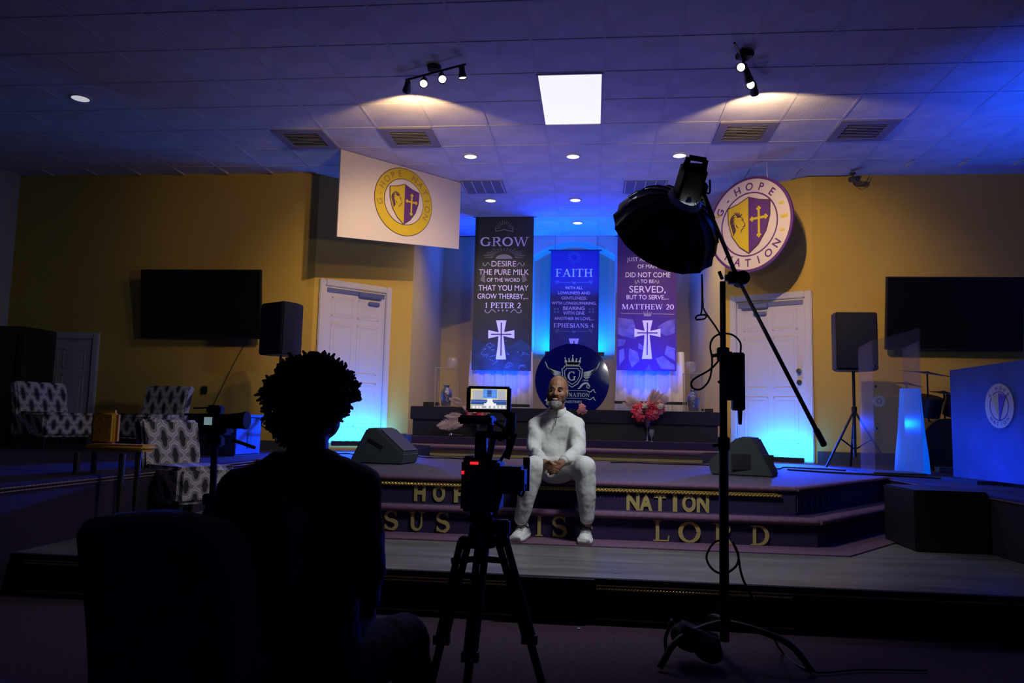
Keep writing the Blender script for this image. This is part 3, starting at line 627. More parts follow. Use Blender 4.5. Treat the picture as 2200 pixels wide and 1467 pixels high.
def shield(fr, root, cu, cv, k, d):
    top = [(-.50, .36), (-.25, .42), (0, .52)]; topr = [(0, .52), (.25, .42), (.50, .36)]
    side = [(-.50, .36), (-.49, .05), (-.40, -.25), (-.22, -.50), (0, -.66)]
    L = [(cu+k*u, cv+k*v) for u, v in top+side[::-1][:-1]]; Rr = [(cu-k*u, cv+k*v) for u, v in top+side[::-1][:-1]]
    bm = bmesh.new(); ou = [(cu+k*1.05*u, cv+k*(1.05*v)) for u, v in top]+[(cu-k*1.05*u, cv+k*1.05*v) for u, v in top[::-1][1:]]+[(cu-k*1.05*u, cv+k*1.05*v) for u, v in side[1:]]+[(cu+k*1.05*u, cv+k*1.05*v) for u, v in side[::-1][1:-1]]
    plate(bm, fr, ou, d, d+.003); gbuild(bm, 'shield_border', 'outline', root)
    bm = bmesh.new(); plate(bm, fr, L, d+.003, d+.006); gbuild(bm, 'shield_gold', 'yellow', root)
    bm = bmesh.new(); plate(bm, fr, Rr, d+.003, d+.006); gbuild(bm, 'shield_purple', 'violet', root)
    bm = bmesh.new()
    for pts, ws in LION: 
        q = catmull([(p[0], p[1], 0) for p in pts], 4); n = len(q)
        wsn = [ws[min(int(i/(n-1)*(len(ws)-1)), len(ws)-2)]*(1-(i/(n-1)*(len(ws)-1)) % 1)+ws[min(int(i/(n-1)*(len(ws)-1))+1, len(ws)-1)]*((i/(n-1)*(len(ws)-1)) % 1) if i < n-1 else ws[-1] for i in range(n)]
        stroke(bm, fr, [(cu-k*.25+k*.50*p.x, cv-k*.0+k*.62*p.y) for p in q], [max(w_*k*.62, .0005) for w_ in wsn], d+.006, d+.008)
    gbuild(bm, 'lion_head', 'outline', root)
    bm = bmesh.new(); cx, cy = cu+k*.25, cv-k*.02
    stroke(bm, fr, [(cx, cy+k*.26), (cx, cy-k*.30)], k*.05, d+.006, d+.008); stroke(bm, fr, [(cx-k*.16, cy+k*.06), (cx+k*.16, cy+k*.06)], k*.05, d+.0065, d+.0085)
    for du, dv_ in ((0, .26), (0, -.30), (-.16, .06), (.16, .06)):
        for e in ((.03, 0), (-.03, 0), (0, .03), (0, -.03)): disc(bm, fr, (cx+k*(du+e[0]), cy+k*(dv_+e[1])), k*.026, d+.006, d+.009, 10)
    gbuild(bm, 'cross', 'gold' if False else 'yellow', root)
def crown(bm, fr, cu, cv, k, d0, d1):
    plate(bm, fr, [(cu-.5*k, cv-.3*k), (cu+.5*k, cv-.3*k), (cu+.55*k, cv+.0*k), (cu-.55*k, cv+.0*k)], d0, d1)
    for q, hh in ((-.5, .35), (-.25, .3), (0, .55), (.25, .3), (.5, .35)):
        plate(bm, fr, [(cu+(q-.13)*k, cv-.02*k), (cu+(q+.13)*k, cv-.02*k), (cu+q*1.2*k, cv+hh*k)], d0, d1); disc(bm, fr, (cu+q*1.2*k, cv+hh*k), .06*k, d0, d1, 8)
# left emblem panel
PA, PB = Vector((-2.985, 8.609, 0)), Vector((-1.78, 9.927, 0)); ex = (PB-PA).normalized(); fr = Frame((PA.x, PA.y, 0), ex, (0, 0, 1)); Lp = (PB-PA).length
ep = empty('emblem_sign', (-2.4, 9.25, 3.2), 'white rectangular panel with gold ring crest hung from the ceiling above the left door', 'sign')
bm = bmesh.new(); pts = [(0, 3.113), (Lp, 3.264), (Lp, CH-.004), (0, CH-.004)]; plate(bm, fr, pts, -.02, 0); bm.faces.new([bm.verts.new(fr(u, v, -.02)) for u, v in pts[::-1]]); gbuild(bm, 'board', 'white', ep)
ec = atp(867.5, 434, PA, PB); eu = (ec-PA).dot(ex); ev = ec.z; ER = .43
bm = bmesh.new(); disc(bm, fr, (eu, ev), ER, 0, .003); gbuild(bm, 'ring_outline', 'outline', ep)
bm = bmesh.new(); disc(bm, fr, (eu, ev), ER*.98, .003, .006); gbuild(bm, 'gold_ring', 'yellow', ep)
bm = bmesh.new(); disc(bm, fr, (eu, ev), ER*.68, .006, .008); gbuild(bm, 'inner_outline', 'outline', ep)
bm = bmesh.new(); disc(bm, fr, (eu, ev), ER*.66, .008, .010); gbuild(bm, 'inner_field', 'white', ep)
f2 = Frame(fr(eu, ev), ex, (0, 0, 1))
M['goldtext'] = mat('gold_letter_outline', (.30, .19, .05), .4)
bm = bmesh.new(); circtext(bm, f2, 'G-HOPE', .83*ER, ER*.19, 146, 17.5, .0075); gbuild(bm, 'ring_lettering', 'goldtext', ep); bm = bmesh.new(); circtext(bm, f2, 'NATION', .83*ER, ER*.19, 22, 17.5, .0075); gbuild(bm, 'ring_lettering', 'goldtext', ep)
shield(f2, ep, 0, .0, ER*.98, .010)
# right emblem disc
ds = math.sqrt(.5); fr = Frame(at(1609, 482, 9.42), (ds, -ds, 0), (0, 0, 1)); DR = .585
ed = empty('emblem_disc', fr.o, 'round white crest sign with purple rim hanging beside the softbox above the right door', 'sign')
bm = bmesh.new(); disc(bm, fr, (0, 0), DR, -.03, 0); bm.faces.new([bm.verts.new(fr(DR*math.cos(-q*math.pi/32), DR*math.sin(-q*math.pi/32), -.03)) for q in range(64)]); gbuild(bm, 'rim', 'violet', ed)
bm = bmesh.new(); disc(bm, fr, (0, 0), DR*.945, 0, .003); gbuild(bm, 'face', 'discwhite', ed)
bm = bmesh.new(); ring(bm, fr, (0, 0), DR*.645, DR*.675, .003, .005); gbuild(bm, 'inner_ring', 'violet', ed)
bm = bmesh.new(); circtext(bm, fr, 'G-HOPE', .80*DR, DR*.165, 99, 21, .0045, off=.02); gbuild(bm, 'ring_lettering', 'violet', ed); bm = bmesh.new(); circtext(bm, fr, 'NATION', .80*DR, DR*.165, 277, 18, .0045, True, off=.02); gbuild(bm, 'ring_lettering', 'violet', ed)
bm = bmesh.new()
for a_, k in ((22, .09), (2, .13), (-18, .09), (158, .09), (178, .13), (198, .09)): crown(bm, fr, .81*DR*math.cos(math.radians(a_)), .81*DR*math.sin(math.radians(a_)), DR*k, .003, .005)
gbuild(bm, 'small_crowns', 'yellow', ed)['kind'] = 'stuff'
shield(fr, ed, 0, .03, DR*.98, .004)
b = B()
for u in (-.25, .25): b.cyl(fr(u, .5, -.015), Vector((fr(u, .5).x, fr(u, .5).y, CH)), .003, n=6)
b.build('hanging_wire', 'chrome', ed)
# ------------------------------------------------------------------ televisions
def tv(name, x0, x1, z0, z1, Y, lab, tilt=.12):
    r = empty(name, ((x0+x1)/2, Y, z0), lab, 'television', 'wall televisions')
    c = Vector(((x0+x1)/2, Y-.14, (z0+z1)/2)); w_, h_ = x1-x0, z1-z0; R = Euler((tilt, 0, 0)).to_matrix()
    B().box(c, (w_, .05, h_), R=R).build('housing', 'black', r, bevel=.006)
    B().box(c+R @ Vector((0, -.027, .004)), (w_-.03, .004, h_-.04), R=R).build('screen', 'screen', r)
    B().box((c.x, Y-.06, c.z), (.4, .12, .25)).build('wall_bracket', 'darkgrey', r)
tv('television', -5.80, -4.19, 1.98, 2.86, 9.50, 'flat black television on the yellow wall left of the left loudspeaker')
tv('television', 3.50, 5.06, 1.98, 2.86, 9.83, 'flat black television on the yellow wall behind the clear lectern')
# ------------------------------------------------------------------ speakers
def tripod(r, x, y, z0, z1, spread=.36, m='black', rad=.016):
    B().cyl((x, y, z0+.12), (x, y, z1), rad, n=12).build('pole', m, r)
    B().cyl((x, y, z0+.60), (x, y, z0+.66), rad*1.8, n=12).build('collar', m, r, bevel=.004)
    for k in range(3):
        a_ = math.radians(200+120*k); e = Vector((x+spread*math.cos(a_), y+spread*math.sin(a_), z0+.012)); B().cyl((x, y, z0+.62), e, rad*.8, n=8).build('leg', m, r)
        mid = (Vector((x, y, z0+.62))+e)/2; B().cyl((x, y, z0+.2), mid, rad*.5, n=6).build('brace', m, r)
def speaker(px, Y, z0, z1, wd, rz, lab, slab, zf):
    x = at(px, 700, Y).x; r = empty('loudspeaker', (x, Y, z0), lab, 'loudspeaker', 'loudspeakers on stands')
    R = Euler((0, 0, rz)).to_matrix(); h_ = z1-z0
    def ringz(z): return [Vector((x, Y, z))+R @ Vector(p) for p in ((-wd/2, -.15, 0), (wd/2, -.15, 0), (wd/2, .02, 0), (wd/2-.09, .19, 0), (-wd/2+.09, .19, 0), (-wd/2, .02, 0))]
    B().loft([ringz(z0), ringz(z1)]).build('cabinet', 'black', r, bevel=.012)
    B().box(Vector((x, Y, (z0+z1)/2))+R @ Vector((0, -.155, 0)), (wd-.03, .012, h_-.04), R=R).build('grille', 'blackcloth', r, bevel=.004)
    B().box(Vector((x, Y, z1))+R @ Vector((0, .02, .003)), (.14, .03, .014), R=R).build('handle', 'darkgrey', r)
    s = empty('speaker_stand', (x, Y, zf), slab, 'stand', 'speaker stands'); tripod(s, x, Y, zf, z0-.005)
speaker(607, 8.45, 1.70, 2.29, .42, -.55, 'black loudspeaker on a stand beside the left television', 'dark tripod speaker stand mostly hidden behind the curly haired operator', ZS)
speaker(1831, 8.75, 1.645, 2.27, .43, 0, 'black loudspeaker on a tripod right of the right door', 'dark tripod stand spread on the blue lit stage floor right of the door', ZS)
# wedge monitors
def wedge(p, rz, lab, wd=.42, hgt=.33, dp=.40, label_plate=False, sgn=1):
    r = empty('stage_monitor', p, lab, 'loudspeaker', 'wedge monitors'); R = Euler((0, 0, rz)).to_matrix(); p = Vector(p)
    prof = [(-dp*.55, 0), (dp*.45, 0), (dp*.5, .10), (-.02, hgt), (-.12, hgt-.01), (-dp*.52, .05)]
    B().loft([[p+R @ Vector((a_*sgn, -wd/2, z)) for a_, z in prof], [p+R @ Vector((a_*sgn, wd/2, z)) for a_, z in prof]]).build('cabinet', 'monitor', r, bevel=.012)
    g = [(dp*.495, .11), (.0, hgt-.012)]; q0 = p+R @ Vector((g[0][0]*sgn, 0, g[0][1])); q1 = p+R @ Vector((g[1][0]*sgn, 0, g[1][1])); mid = (q0+q1)/2; L_ = (q1-q0).length
    e2 = (q1-q0).normalized(); e1 = R @ Vector((0, 1, 0)); n_ = e1.cross(e2); RR = Matrix((e1, e2, n_)).transposed()
    B().box(mid, (wd-.05, L_-.03, .018), R=RR).build('grille', 'darkgrey', r)
    for k in (-1,): B().box(p+R @ Vector((-.03*sgn, k*(wd/2+.002), hgt*.55)), (.16, .006, .035), R=R @ Euler((0, .5*sgn, 0)).to_matrix()).build('handle', 'black', r, bevel=.002)
    return r, R
wedge(atz(822, 996, ZS)+Vector((-.0, .12, 0)), -.12, 'dark grey wedge monitor on the stage in front of the blue lit left door', .42, .33, .50)
rr, R_ = wedge(atz(1606, 1022, ZS)+Vector((-.02, .12, 0)), math.pi-.35, 'dark grey wedge monitor with jack plate behind the light stand pole', .42, .33, .50)
c = atz(1606, 1022, ZS)+Vector((.02, -.11, .12)); B().box(c, (.34, .01, .13), rz=-.12).build('jack_plate', 'black', rr); B().box(c+Vector((.1, -.01, .035)), (.06, .01, .018)).build('switch', 'etch', rr)
# ------------------------------------------------------------------ altar table and dressing
TY = 9.92; xa = at(882, 872, TY).x; xb = at(1548, 880, TY).x
tb = empty('altar_table', (-.4, TY, ZB), 'long low black draped table across the back of the stage', 'table')
B().box2((xa, TY, 1.02), (xb, TY+.45, 1.19)).build('table_top', 'blackcloth', tb, bevel=.008)
B().box2((xa+.03, TY+.03, ZB), (xb-.03, TY+.40, 1.02)).build('skirt', 'black', tb)
# black keyboards or bars standing behind the table
for px0, px1, py, lab in ((1055, 1138, 870, 'black bar standing behind the table below the GROW banner drape'), (1320, 1475, 864, 'black bar standing behind the table below the purple banner drape')):
    a = at(px0, py, 10.6); c = at(px1, py+2, 10.6); r = empty('black_bar', ((a.x+c.x)/2, 10.6, 1.0), lab, 'equipment', 'black bars behind the table')
    B().box2((a.x, 10.55, a.z-.018), (c.x, 10.65, a.z+.018)).build('bar', 'black', r, bevel=.004); B().cyl(((a.x+c.x)/2, 10.6, ZB), ((a.x+c.x)/2, 10.6, a.z), .015, n=8).build('post', 'black', r)
for px_, py_, w_, h_, lab_ in ((927, 865, .20, .06, 'small black box on the left end of the long table beside the clear stand'), (1519, 879, .14, .05, 'small black box on the right end of the long table beside the clear stand')):
    c = at(px_, py_, 10.2); o = B().box((c.x, 10.2, 1.19+h_/2), (w_, .12, h_)).build('small_box', 'black', None, bevel=.006); tag(o, lab_, 'box')
c = at(1400, 935, 9.66); o = B().lathe([(.028, 0), (.028, .005), (.006, .012), (.006, .05), (.03, .08), (.034, .12), (.028, .15)], (c.x, 9.66, ZB), 16, cap=False).build('goblet', 'mosaicglass', None, True); tag(o, 'small glass goblet beside the footed bouquet vase on the altar step', 'glass')
# banners
def banner(name, pts, Y, m, lab):
    (ax, ay), (bx_, by), (cx_, cy_), (dx_, dy_) = pts      # tl tr br bl in pixels
    A_, B_, C_, D_ = [at(q[0], q[1], Y) for q in pts]; x0 = (A_.x+D_.x)/2; x1 = (B_.x+C_.x)/2; z1 = (A_.z+B_.z)/2; z0 = (C_.z+D_.z)/2
    r = empty(name, ((x0+x1)/2, Y, z0), lab, 'banner', 'hanging scripture banners'); bb = B(); n = 24; rings = []
    for i in range(n+1):
        z = z0+(z1-z0)*i/n; dy2 = .006*math.sin(i*1.3); rings.append([(x0, Y+.004+dy2*0, z), (x1, Y+.004, z), (x1, Y+.008, z), (x0, Y+.008, z)])
    bb.loft(rings); bb.build('cloth', m, r)
    B().cyl((x0-.04, Y+.006, z1+.005), (x1+.04, Y+.006, z1+.005), .012, n=10).build('top_rod', 'black', r)
    return r, x0, x1, z0, z1
YB = 11.66
def frB(Y): return Frame((0, Y+.002, 0), (1, 0, 0), (0, 0, 1))
def btext(root, Y, rows, m='ink'):
    fr = frB(Y); bm = bmesh.new()
    for kind, s, pl, pr2, pc, hp in rows:
        a = at(pl, pc, Y); c = at(pr2, pc, Y); wd = c.x-a.x; hh = hp*Y/F; u = (a.x+c.x)/2; v = (a.z+c.z)/2
        if kind == 's': text(bm, fr, s, u, v, hh, wd, d=.002, off=.002)
        else: serif(bm, fr, s, u, v, hh, wd, 0, .002)
        gbuild(bm, 'text_line', m, root); bm = bmesh.new()
def P2(fr, px, py, Y): q = at(px, py, Y); return (q.x, q.z)
def swirl(bm, fr, Y, px, py, w_, s_=1):
    pts = [(px-w_*s_, py+3), (px-w_*.6*s_, py-3), (px-.2*w_*s_, py+4), (px+.15*w_*s_, py+1), (px+.1*w_*s_, py-3)]
    q = catmull([(a_, b_, 0) for a_, b_ in pts], 5); stroke(bm, fr, [P2(fr, p.x, p.y, Y) for p in q], 2.0*Y/F, 0, .002)
def cross(root, Y, px, py0, py1, hw, pyc, m='ink', m2=None):
    fr = frB(Y); bm = bmesh.new()
    def pl(pts, d=.003): plate(bm, fr, [P2(fr, *q, Y) for q in pts][::-1], .001, d)
    o_, i_ = 11, 5
    pl([(px-o_, py0), (px+o_, py0), (px+i_, pyc), (px+i_-1, pyc), (px+i_+2, (pyc+py1)/2), (px+o_-1, py1), (px-o_-1, py1), (px-i_-3, (pyc+py1)/2), (px-i_-1, pyc), (px-i_, pyc)][::1])
    pl([(px-hw, pyc-9), (px-i_, pyc-4), (px+i_, pyc-4), (px+hw, pyc-9), (px+hw, pyc+9), (px+i_, pyc+4), (px-i_, pyc+4), (px-hw, pyc+9)], .0035)
    gbuild(bm, 'cross', m, root); bm = bmesh.new()
    plate(bm, fr, [P2(fr, *q, Y) for q in ((px-1.2, py0+5), (px+1.2, py0+5), (px+.5, py1-8), (px-2, py1-8))][::-1], .003, .005)
    plate(bm, fr, [P2(fr, *q, Y) for q in ((px-hw+6, pyc-1), (px+hw-6, pyc-1), (px+hw-6, pyc+1.2), (px-hw+6, pyc+1.2))][::-1], .003, .0052)
    gbuild(bm, 'cross_inlay', m2 or 'bgreen', root)
# left banner
bl, *_e = banner('banner', [(1022, 466), (1147, 466), (1141, 797), (1013, 794)], YB, 'bgreen', 'tall black banner reading GROW with a pale cross at its foot'); fr = frB(YB)
btext(bl, YB, [('f', 'GROW', 1032, 1136, 519, 20), ('s', 'DESIRE', 1056, 1109, 566, 13), ('s', 'THE PURE MILK', 1029, 1136, 584, 13), ('s', 'OF THE WORD', 1046, 1117, 601, 9), ('s', 'THAT YOU MAY', 1028, 1135, 618, 13), ('s', 'GROW THEREBY,...', 1026, 1135, 636, 12), ('f', '1 PETER 2', 1042, 1119, 656, 12)])
bm = bmesh.new(); cx_, cy_ = 1083, 556
for k in range(17):
    a_ = math.radians(4+172*k/16); r0_, r1_ = 24, 42+4*(k % 2); stroke(bm, fr, [P2(fr, cx_+r0_*math.cos(a_), cy_-r0_*.62*math.sin(a_)-2, YB), P2(fr, cx_+r1_*math.cos(a_), cy_-r1_*.5*math.sin(a_)-2, YB)], .007, 0, .002)
plate(bm, fr, [P2(fr, cx_+18*math.cos(math.radians(a_)), cy_-10*math.sin(math.radians(a_)), YB) for a_ in range(0, 181, 15)], 0, .002)
gbuild(bm, 'sunrise', 'ink2', bl)['kind'] = 'stuff'
bm = bmesh.new()
for s_ in (-1, 1): swirl(bm, fr, YB, 1082+s_*42, 567, 13*s_); swirl(bm, fr, YB, 1081+s_*36, 668, 20*s_)
for k in (-9, 0, 9): disc(bm, fr, P2(fr, 1080+k, 667, YB), .014, 0, .002, 10)
for s_ in (-1, 1):
    for k in range(5): stroke(bm, fr, [P2(fr, 1082+s_*40, 606-k*3, YB), P2(fr, 1082+s_*(50-k), 601-k*3, YB)], .012, 0, .002)
gbuild(bm, 'flourish', 'ink2', bl)['kind'] = 'stuff'
bm = bmesh.new()
for k in range(11):
    a_ = math.radians(0+18*k); stroke(bm, fr, [P2(fr, 1084+9*math.cos(a_), 490-9*math.sin(a_), YB), P2(fr, 1084+18*math.cos(a_), 490-17*math.sin(a_), YB)], .006, 0, .002)
stroke(bm, fr, [P2(fr, 1065, 497, YB), P2(fr, 1083, 493, YB), P2(fr, 1102, 497, YB)], .012, 0, .002); stroke(bm, fr, [P2(fr, 1065, 487, YB), P2(fr, 1065, 498, YB)], .01, 0, .002); stroke(bm, fr, [P2(fr, 1102, 487, YB), P2(fr, 1102, 498, YB)], .01, 0, .002)
gbuild(bm, 'open_book', 'ink2', bl)['kind'] = 'stuff'
bm = bmesh.new(); plate(bm, fr, [P2(fr, *q, YB) for q in ((1014, 794), (1141, 797), (1141, 745), (1120, 728), (1098, 742), (1072, 735), (1040, 738), (1015, 724))], 0, .001); gbuild(bm, 'marble_print', 'rockteal', bl)
bm = bmesh.new(); rnd = random.Random(3)
for k in range(22):
    x_, y_ = rnd.uniform(1018, 1134), rnd.uniform(735, 790); q = catmull([(x_+rnd.uniform(-8, 8)+6*j, y_+rnd.uniform(-5, 5), 0) for j in range(-1, 2)], 3); stroke(bm, fr, [P2(fr, min(max(p.x, 1016), 1138), min(p.y, 793), YB) for p in q], .008, .001, .0022)
gbuild(bm, 'marble_vein', 'vein', bl)['kind'] = 'stuff'
cross(bl, YB, 1077, 688, 772, 28, 718)
# centre banner in the niche
YC = 12.88
bc, *_e = banner('banner', [(1183, 538), (1286, 538), (1287, 770), (1181, 770)], YC, 'bblue', 'narrow navy banner reading FAITH inside the blue lit arch'); fr = frB(YC)
btext(bc, YC, [('f', 'FAITH', 1193, 1274, 586, 17), ('s', 'WITH ALL', 1214, 1252, 618, 6.5), ('s', 'LOWLINESS AND', 1199, 1268, 629, 6.5), ('s', 'GENTLENESS,', 1206, 1261, 640, 6.5), ('s', 'WITH LONGSUFFERING,', 1185, 1281, 651, 6.5), ('s', 'BEARING', 1210, 1256, 662, 8), ('s', 'WITH ONE', 1210, 1256, 672, 7.5), ('s', 'ANOTHER IN LOVE,...', 1191, 1276, 684, 6.5), ('f', 'EPHESIANS 4', 1189, 1276, 699, 9)])
bm = bmesh.new()
for yy_ in (607, 712):
    stroke(bm, fr, [P2(fr, 1196, yy_-1, YC), P2(fr, 1226, yy_, YC)], .010, 0, .002); stroke(bm, fr, [P2(fr, 1240, yy_, YC), P2(fr, 1271, yy_-1, YC)], .010, 0, .002)
    plate(bm, fr, [P2(fr, *q, YC) for q in ((1229, yy_-3), (1233, yy_-1), (1237, yy_-3), (1238, yy_), (1233, yy_+4), (1228, yy_))][::-1], 0, .002)
    for s_ in (-1, 1): swirl(bm, fr, YC, 1233+s_*38, yy_-2, 6*s_)
for s_ in (-1, 1):
    for k in range(4): disc(bm, fr, P2(fr, 1233+s_*(41-(k % 2)*7), 664+(k//2)*6, YC), .018, 0, .002, 8)
for k in range(16): a_ = k*math.pi/8; stroke(bm, fr, [P2(fr, 1234+7*math.cos(a_), 553+7*math.sin(a_), YC), P2(fr, 1234+14*math.cos(a_), 553+14*math.sin(a_), YC)], .008, 0, .002)
gbuild(bm, 'flourish', 'vein', bc)['kind'] = 'stuff'
cross(bc, YC, 1233, 727, 768, 12, 750, m2='bblue')
b = B()
for u in (-.66, .05): b.cyl((u, YC+.006, 3.92), (u, YC+.006, CH), .003, n=6)
b.build('hanging_cord', 'black', bc)
# right banner
br_, *_e = banner('banner', [(1325, 466), (1450, 468), (1457, 797), (1327, 795)], YB, 'bpurple', 'tall purple banner reading MATTHEW 20 with a pale cross among rocks'); fr = frB(YB)
btext(br_, YB, [('s', 'JUST AS THE SON', 1347, 1436, 557, 9), ('s', 'OF MAN', 1370, 1411, 572, 9), ('s', 'DID NOT COME', 1344, 1440, 590, 11), ('s', 'TO BE', 1376, 1405, 604, 8), ('s', 'SERVED,', 1352, 1430, 621, 15), ('s', 'BUT TO SERVE,...', 1346, 1437, 638, 10), ('f', 'MATTHEW 20', 1336, 1448, 659, 11)])
bm = bmesh.new(); stroke(bm, fr, [P2(fr, 1334, 673, YB), P2(fr, 1380, 674, YB)], .010, 0, .002); stroke(bm, fr, [P2(fr, 1402, 674, YB), P2(fr, 1449, 675, YB)], .010, 0, .002)
for s_ in (-1, 1): swirl(bm, fr, YB, 1390+s_*24, 605, 8*s_)
crown(bm, fr, *P2(fr, 1391, 675, YB), .10, 0, .002); gbuild(bm, 'flourish', 'ink2', br_)['kind'] = 'stuff'
for pts in ([(1327, 682), (1360, 686), (1368, 712), (1366, 728), (1336, 722), (1327, 716)], [(1414, 700), (1432, 690), (1450, 684), (1450, 716), (1430, 722), (1412, 712)], [(1330, 752), (1340, 748), (1342, 770), (1330, 786)], [(1352, 748), (1370, 756), (1374, 774), (1358, 790), (1350, 770)],
            [(1432, 742), (1450, 748), (1450, 775), (1428, 762)], [(1386, 795), (1394, 782), (1400, 796)], [(1372, 736), (1382, 744), (1380, 752), (1371, 748)], [(1408, 770), (1424, 764), (1440, 778), (1450, 784), (1450, 794), (1420, 792)], [(1327, 728), (1345, 730), (1340, 742), (1327, 744)]):
    bm = bmesh.new(); plate(bm, fr, [P2(fr, *q, YB) for q in pts][::-1], 0, .001); gbuild(bm, 'rock_print', 'rock', br_)
cross(br_, YB, 1391, 688, 771, 28, 715, m2='bpurple')
# white drapes hanging below the two tall banners
def drape(px0, px1, pyt, pyb, lab, Y=11.8):
    a = at(px0, pyt, Y); c = at(px1, pyb, Y); n = 60; r0_, r1_, r2_, r3_ = [], [], [], []
    for i in range(n+1):
        t = i/n; x = a.x+(c.x-a.x)*t; d = .025*math.sin(t*38)+.012*math.sin(t*71); fl = 1+.05*(abs(t-.5)*2)
        r0_.append((x, Y+d*.6, a.z+.3)); r1_.append((x+(t-.5)*.08, Y-.04+d, ZB))
    bb = B(); bb.loft([[*r0_, *[(p[0], p[1]+.006, p[2]) for p in r0_[::-1]]], [*r1_, *[(p[0], p[1]+.006, p[2]) for p in r1_[::-1]]]])
    o = bb.build('drape', 'drape', None, True); tag(o, lab, 'drape', 'white drapes behind the banners')
drape(1010, 1142, 795, 872, 'white gathered drape below the black GROW banner'); drape(1325, 1470, 797, 885, 'white gathered drape below the purple banner')
# round navy sign on a bar
YD = 10.75; dc = at(1229, 819, YD); DRR = (at(1309, 812, YD).x-at(1149, 812, YD).x)/2
dc.z = at(1229, 738, YD).z-DRR
sg = empty('round_sign', (dc.x, YD, ZB), 'round navy sign with winged shield, crown and NATION lettering behind the seated man', 'sign')
fr = Frame(dc, (1, 0, 0), (0, 0, 1)); bm = bmesh.new(); disc(bm, fr, (0, 0), DRR, -.02, 0); bm.faces.new([bm.verts.new(fr(DRR*math.cos(-q*math.pi/32), DRR*math.sin(-q*math.pi/32), -.02)) for q in range(64)]); gbuild(bm, 'disc', 'navy', sg)
k = DRR/80.
def Q(x, y): return ((x-879)/9.78*k, (820-y)/9.78*k)     # crop pixels of the sign
bm = bmesh.new()
crown(bm, fr, *Q(887, 440), 22*k*1.25, 0, .004)
plate(bm, fr, [Q(*q) for q in ((1010, 485), (770, 485), (750, 430), (1030, 430))], 0, .004)
gbuild(bm, 'crown', 'teal', sg)
bm = bmesh.new()
def wing_(s_):
    for j in range(6):
        tx, ty = (300+j*38, 425+j*58) if j < 5 else (500, 735); bx0, by0 = 640, 650+j*16
        q = catmull([(tx, ty, 0), ((tx+bx0)/2-60+j*14, (ty+by0)/2+50-j*4, 0), (bx0, by0, 0)], 6); n = len(q)
        stroke(bm, fr, [Q(879+s_*(879-p.x), p.y) if s_ > 0 else Q(p.x, p.y) for p in q], [max(.0008, (1.9 if j == 0 else 1.3)*k*math.sin(math.pi*(.08+.84*i/(n-1)))*2.0) for i in range(n)], 0, .003)
wing_(-1); gbuild(bm, 'wing', 'teal', sg); bm = bmesh.new(); wing_(1); gbuild(bm, 'wing', 'teal', sg)
def shp(sc_, cy0): return [(879+(x-879)*sc_, cy0+(y-740)*sc_) for x, y in ((715, 515), (1040, 515), (1050, 560), (1095, 580), (1080, 740), (1000, 880), (880, 960), (750, 870), (680, 740), (665, 570), (705, 560), (715, 515))]
bm = bmesh.new(); stroke(bm, fr, [Q(*q) for q in shp(1, 740)], 1.8*k, 0, .004); stroke(bm, fr, [Q(*q) for q in shp(.76, 735)], 1.3*k, 0, .004); gbuild(bm, 'shield_outline', 'teal', sg)
bm = bmesh.new(); serif(bm, fr, 'G', *Q(870, 725), 20*k, 17*k, 0, .005); gbuild(bm, 'monogram', 'teal', sg)
bm = bmesh.new(); text(bm, fr, '1999', *Q(1160, 815), 4*k, 12*k, d=.004); gbuild(bm, 'year', 'teal', sg); bm = bmesh.new()
serif(bm, fr, 'NATION', *Q(1030, 1118), 8*k, 45*k, 0, .004); gbuild(bm, 'lettering', 'teal', sg); bm = bmesh.new(); serif(bm, fr, 'HO', *Q(600, 1118), 8*k, 16*k, 0, .004); gbuild(bm, 'lettering', 'teal', sg); bm = bmesh.new(); text(bm, fr, 'MINISTRIES', *Q(875, 1265), 5.5*k, 44*k, d=.004); gbuild(bm, 'lettering', 'teal', sg)
bm = bmesh.new()
for yy_ in (1030, 1190):
    stroke(bm, fr, [Q(560, yy_), Q(1210, yy_)], .8*k, 0, .004)
    for s_ in (1,):
        q = catmull([(1200, yy_, 0), (1260, yy_+25, 0), (1330, yy_-30, 0), (1345, yy_+10, 0), (1375, yy_+40, 0)], 5); stroke(bm, fr, [Q(p.x, p.y) for p in q], 1.6*k, 0, .004)
q = [(1215+45*math.cos(a_/10)*(1-a_/90), 930+55*math.sin(a_/10)*(1-a_/90), 0) for a_ in range(0, 80, 5)]; stroke(bm, fr, [Q(p[0], p[1]) for p in q], 1.3*k, 0, .004)
q = catmull([(1255, 930, 0), (1200, 870, 0), (1110, 890, 0), (1040, 970, 0), (1000, 990, 0)], 6); stroke(bm, fr, [Q(p.x, p.y) for p in q], [max(.001, 4*k*math.sin(math.pi*(.1+.8*i/(len(q)-1)))) for i in range(len(q))], 0, .004)
gbuild(bm, 'flourish', 'teal', sg)['kind'] = 'stuff'
a = at(1171, 758, YD+.05); c = at(1298, 760, YD+.05); B().box2((a.x, YD+.03, a.z-.03), (c.x, YD+.07, a.z+.02)).build('support_bar', 'black', sg)
B().cyl((dc.x, YD+.05, ZB), (dc.x, YD+.05, a.z), .02, n=8).build('post', 'black', sg)
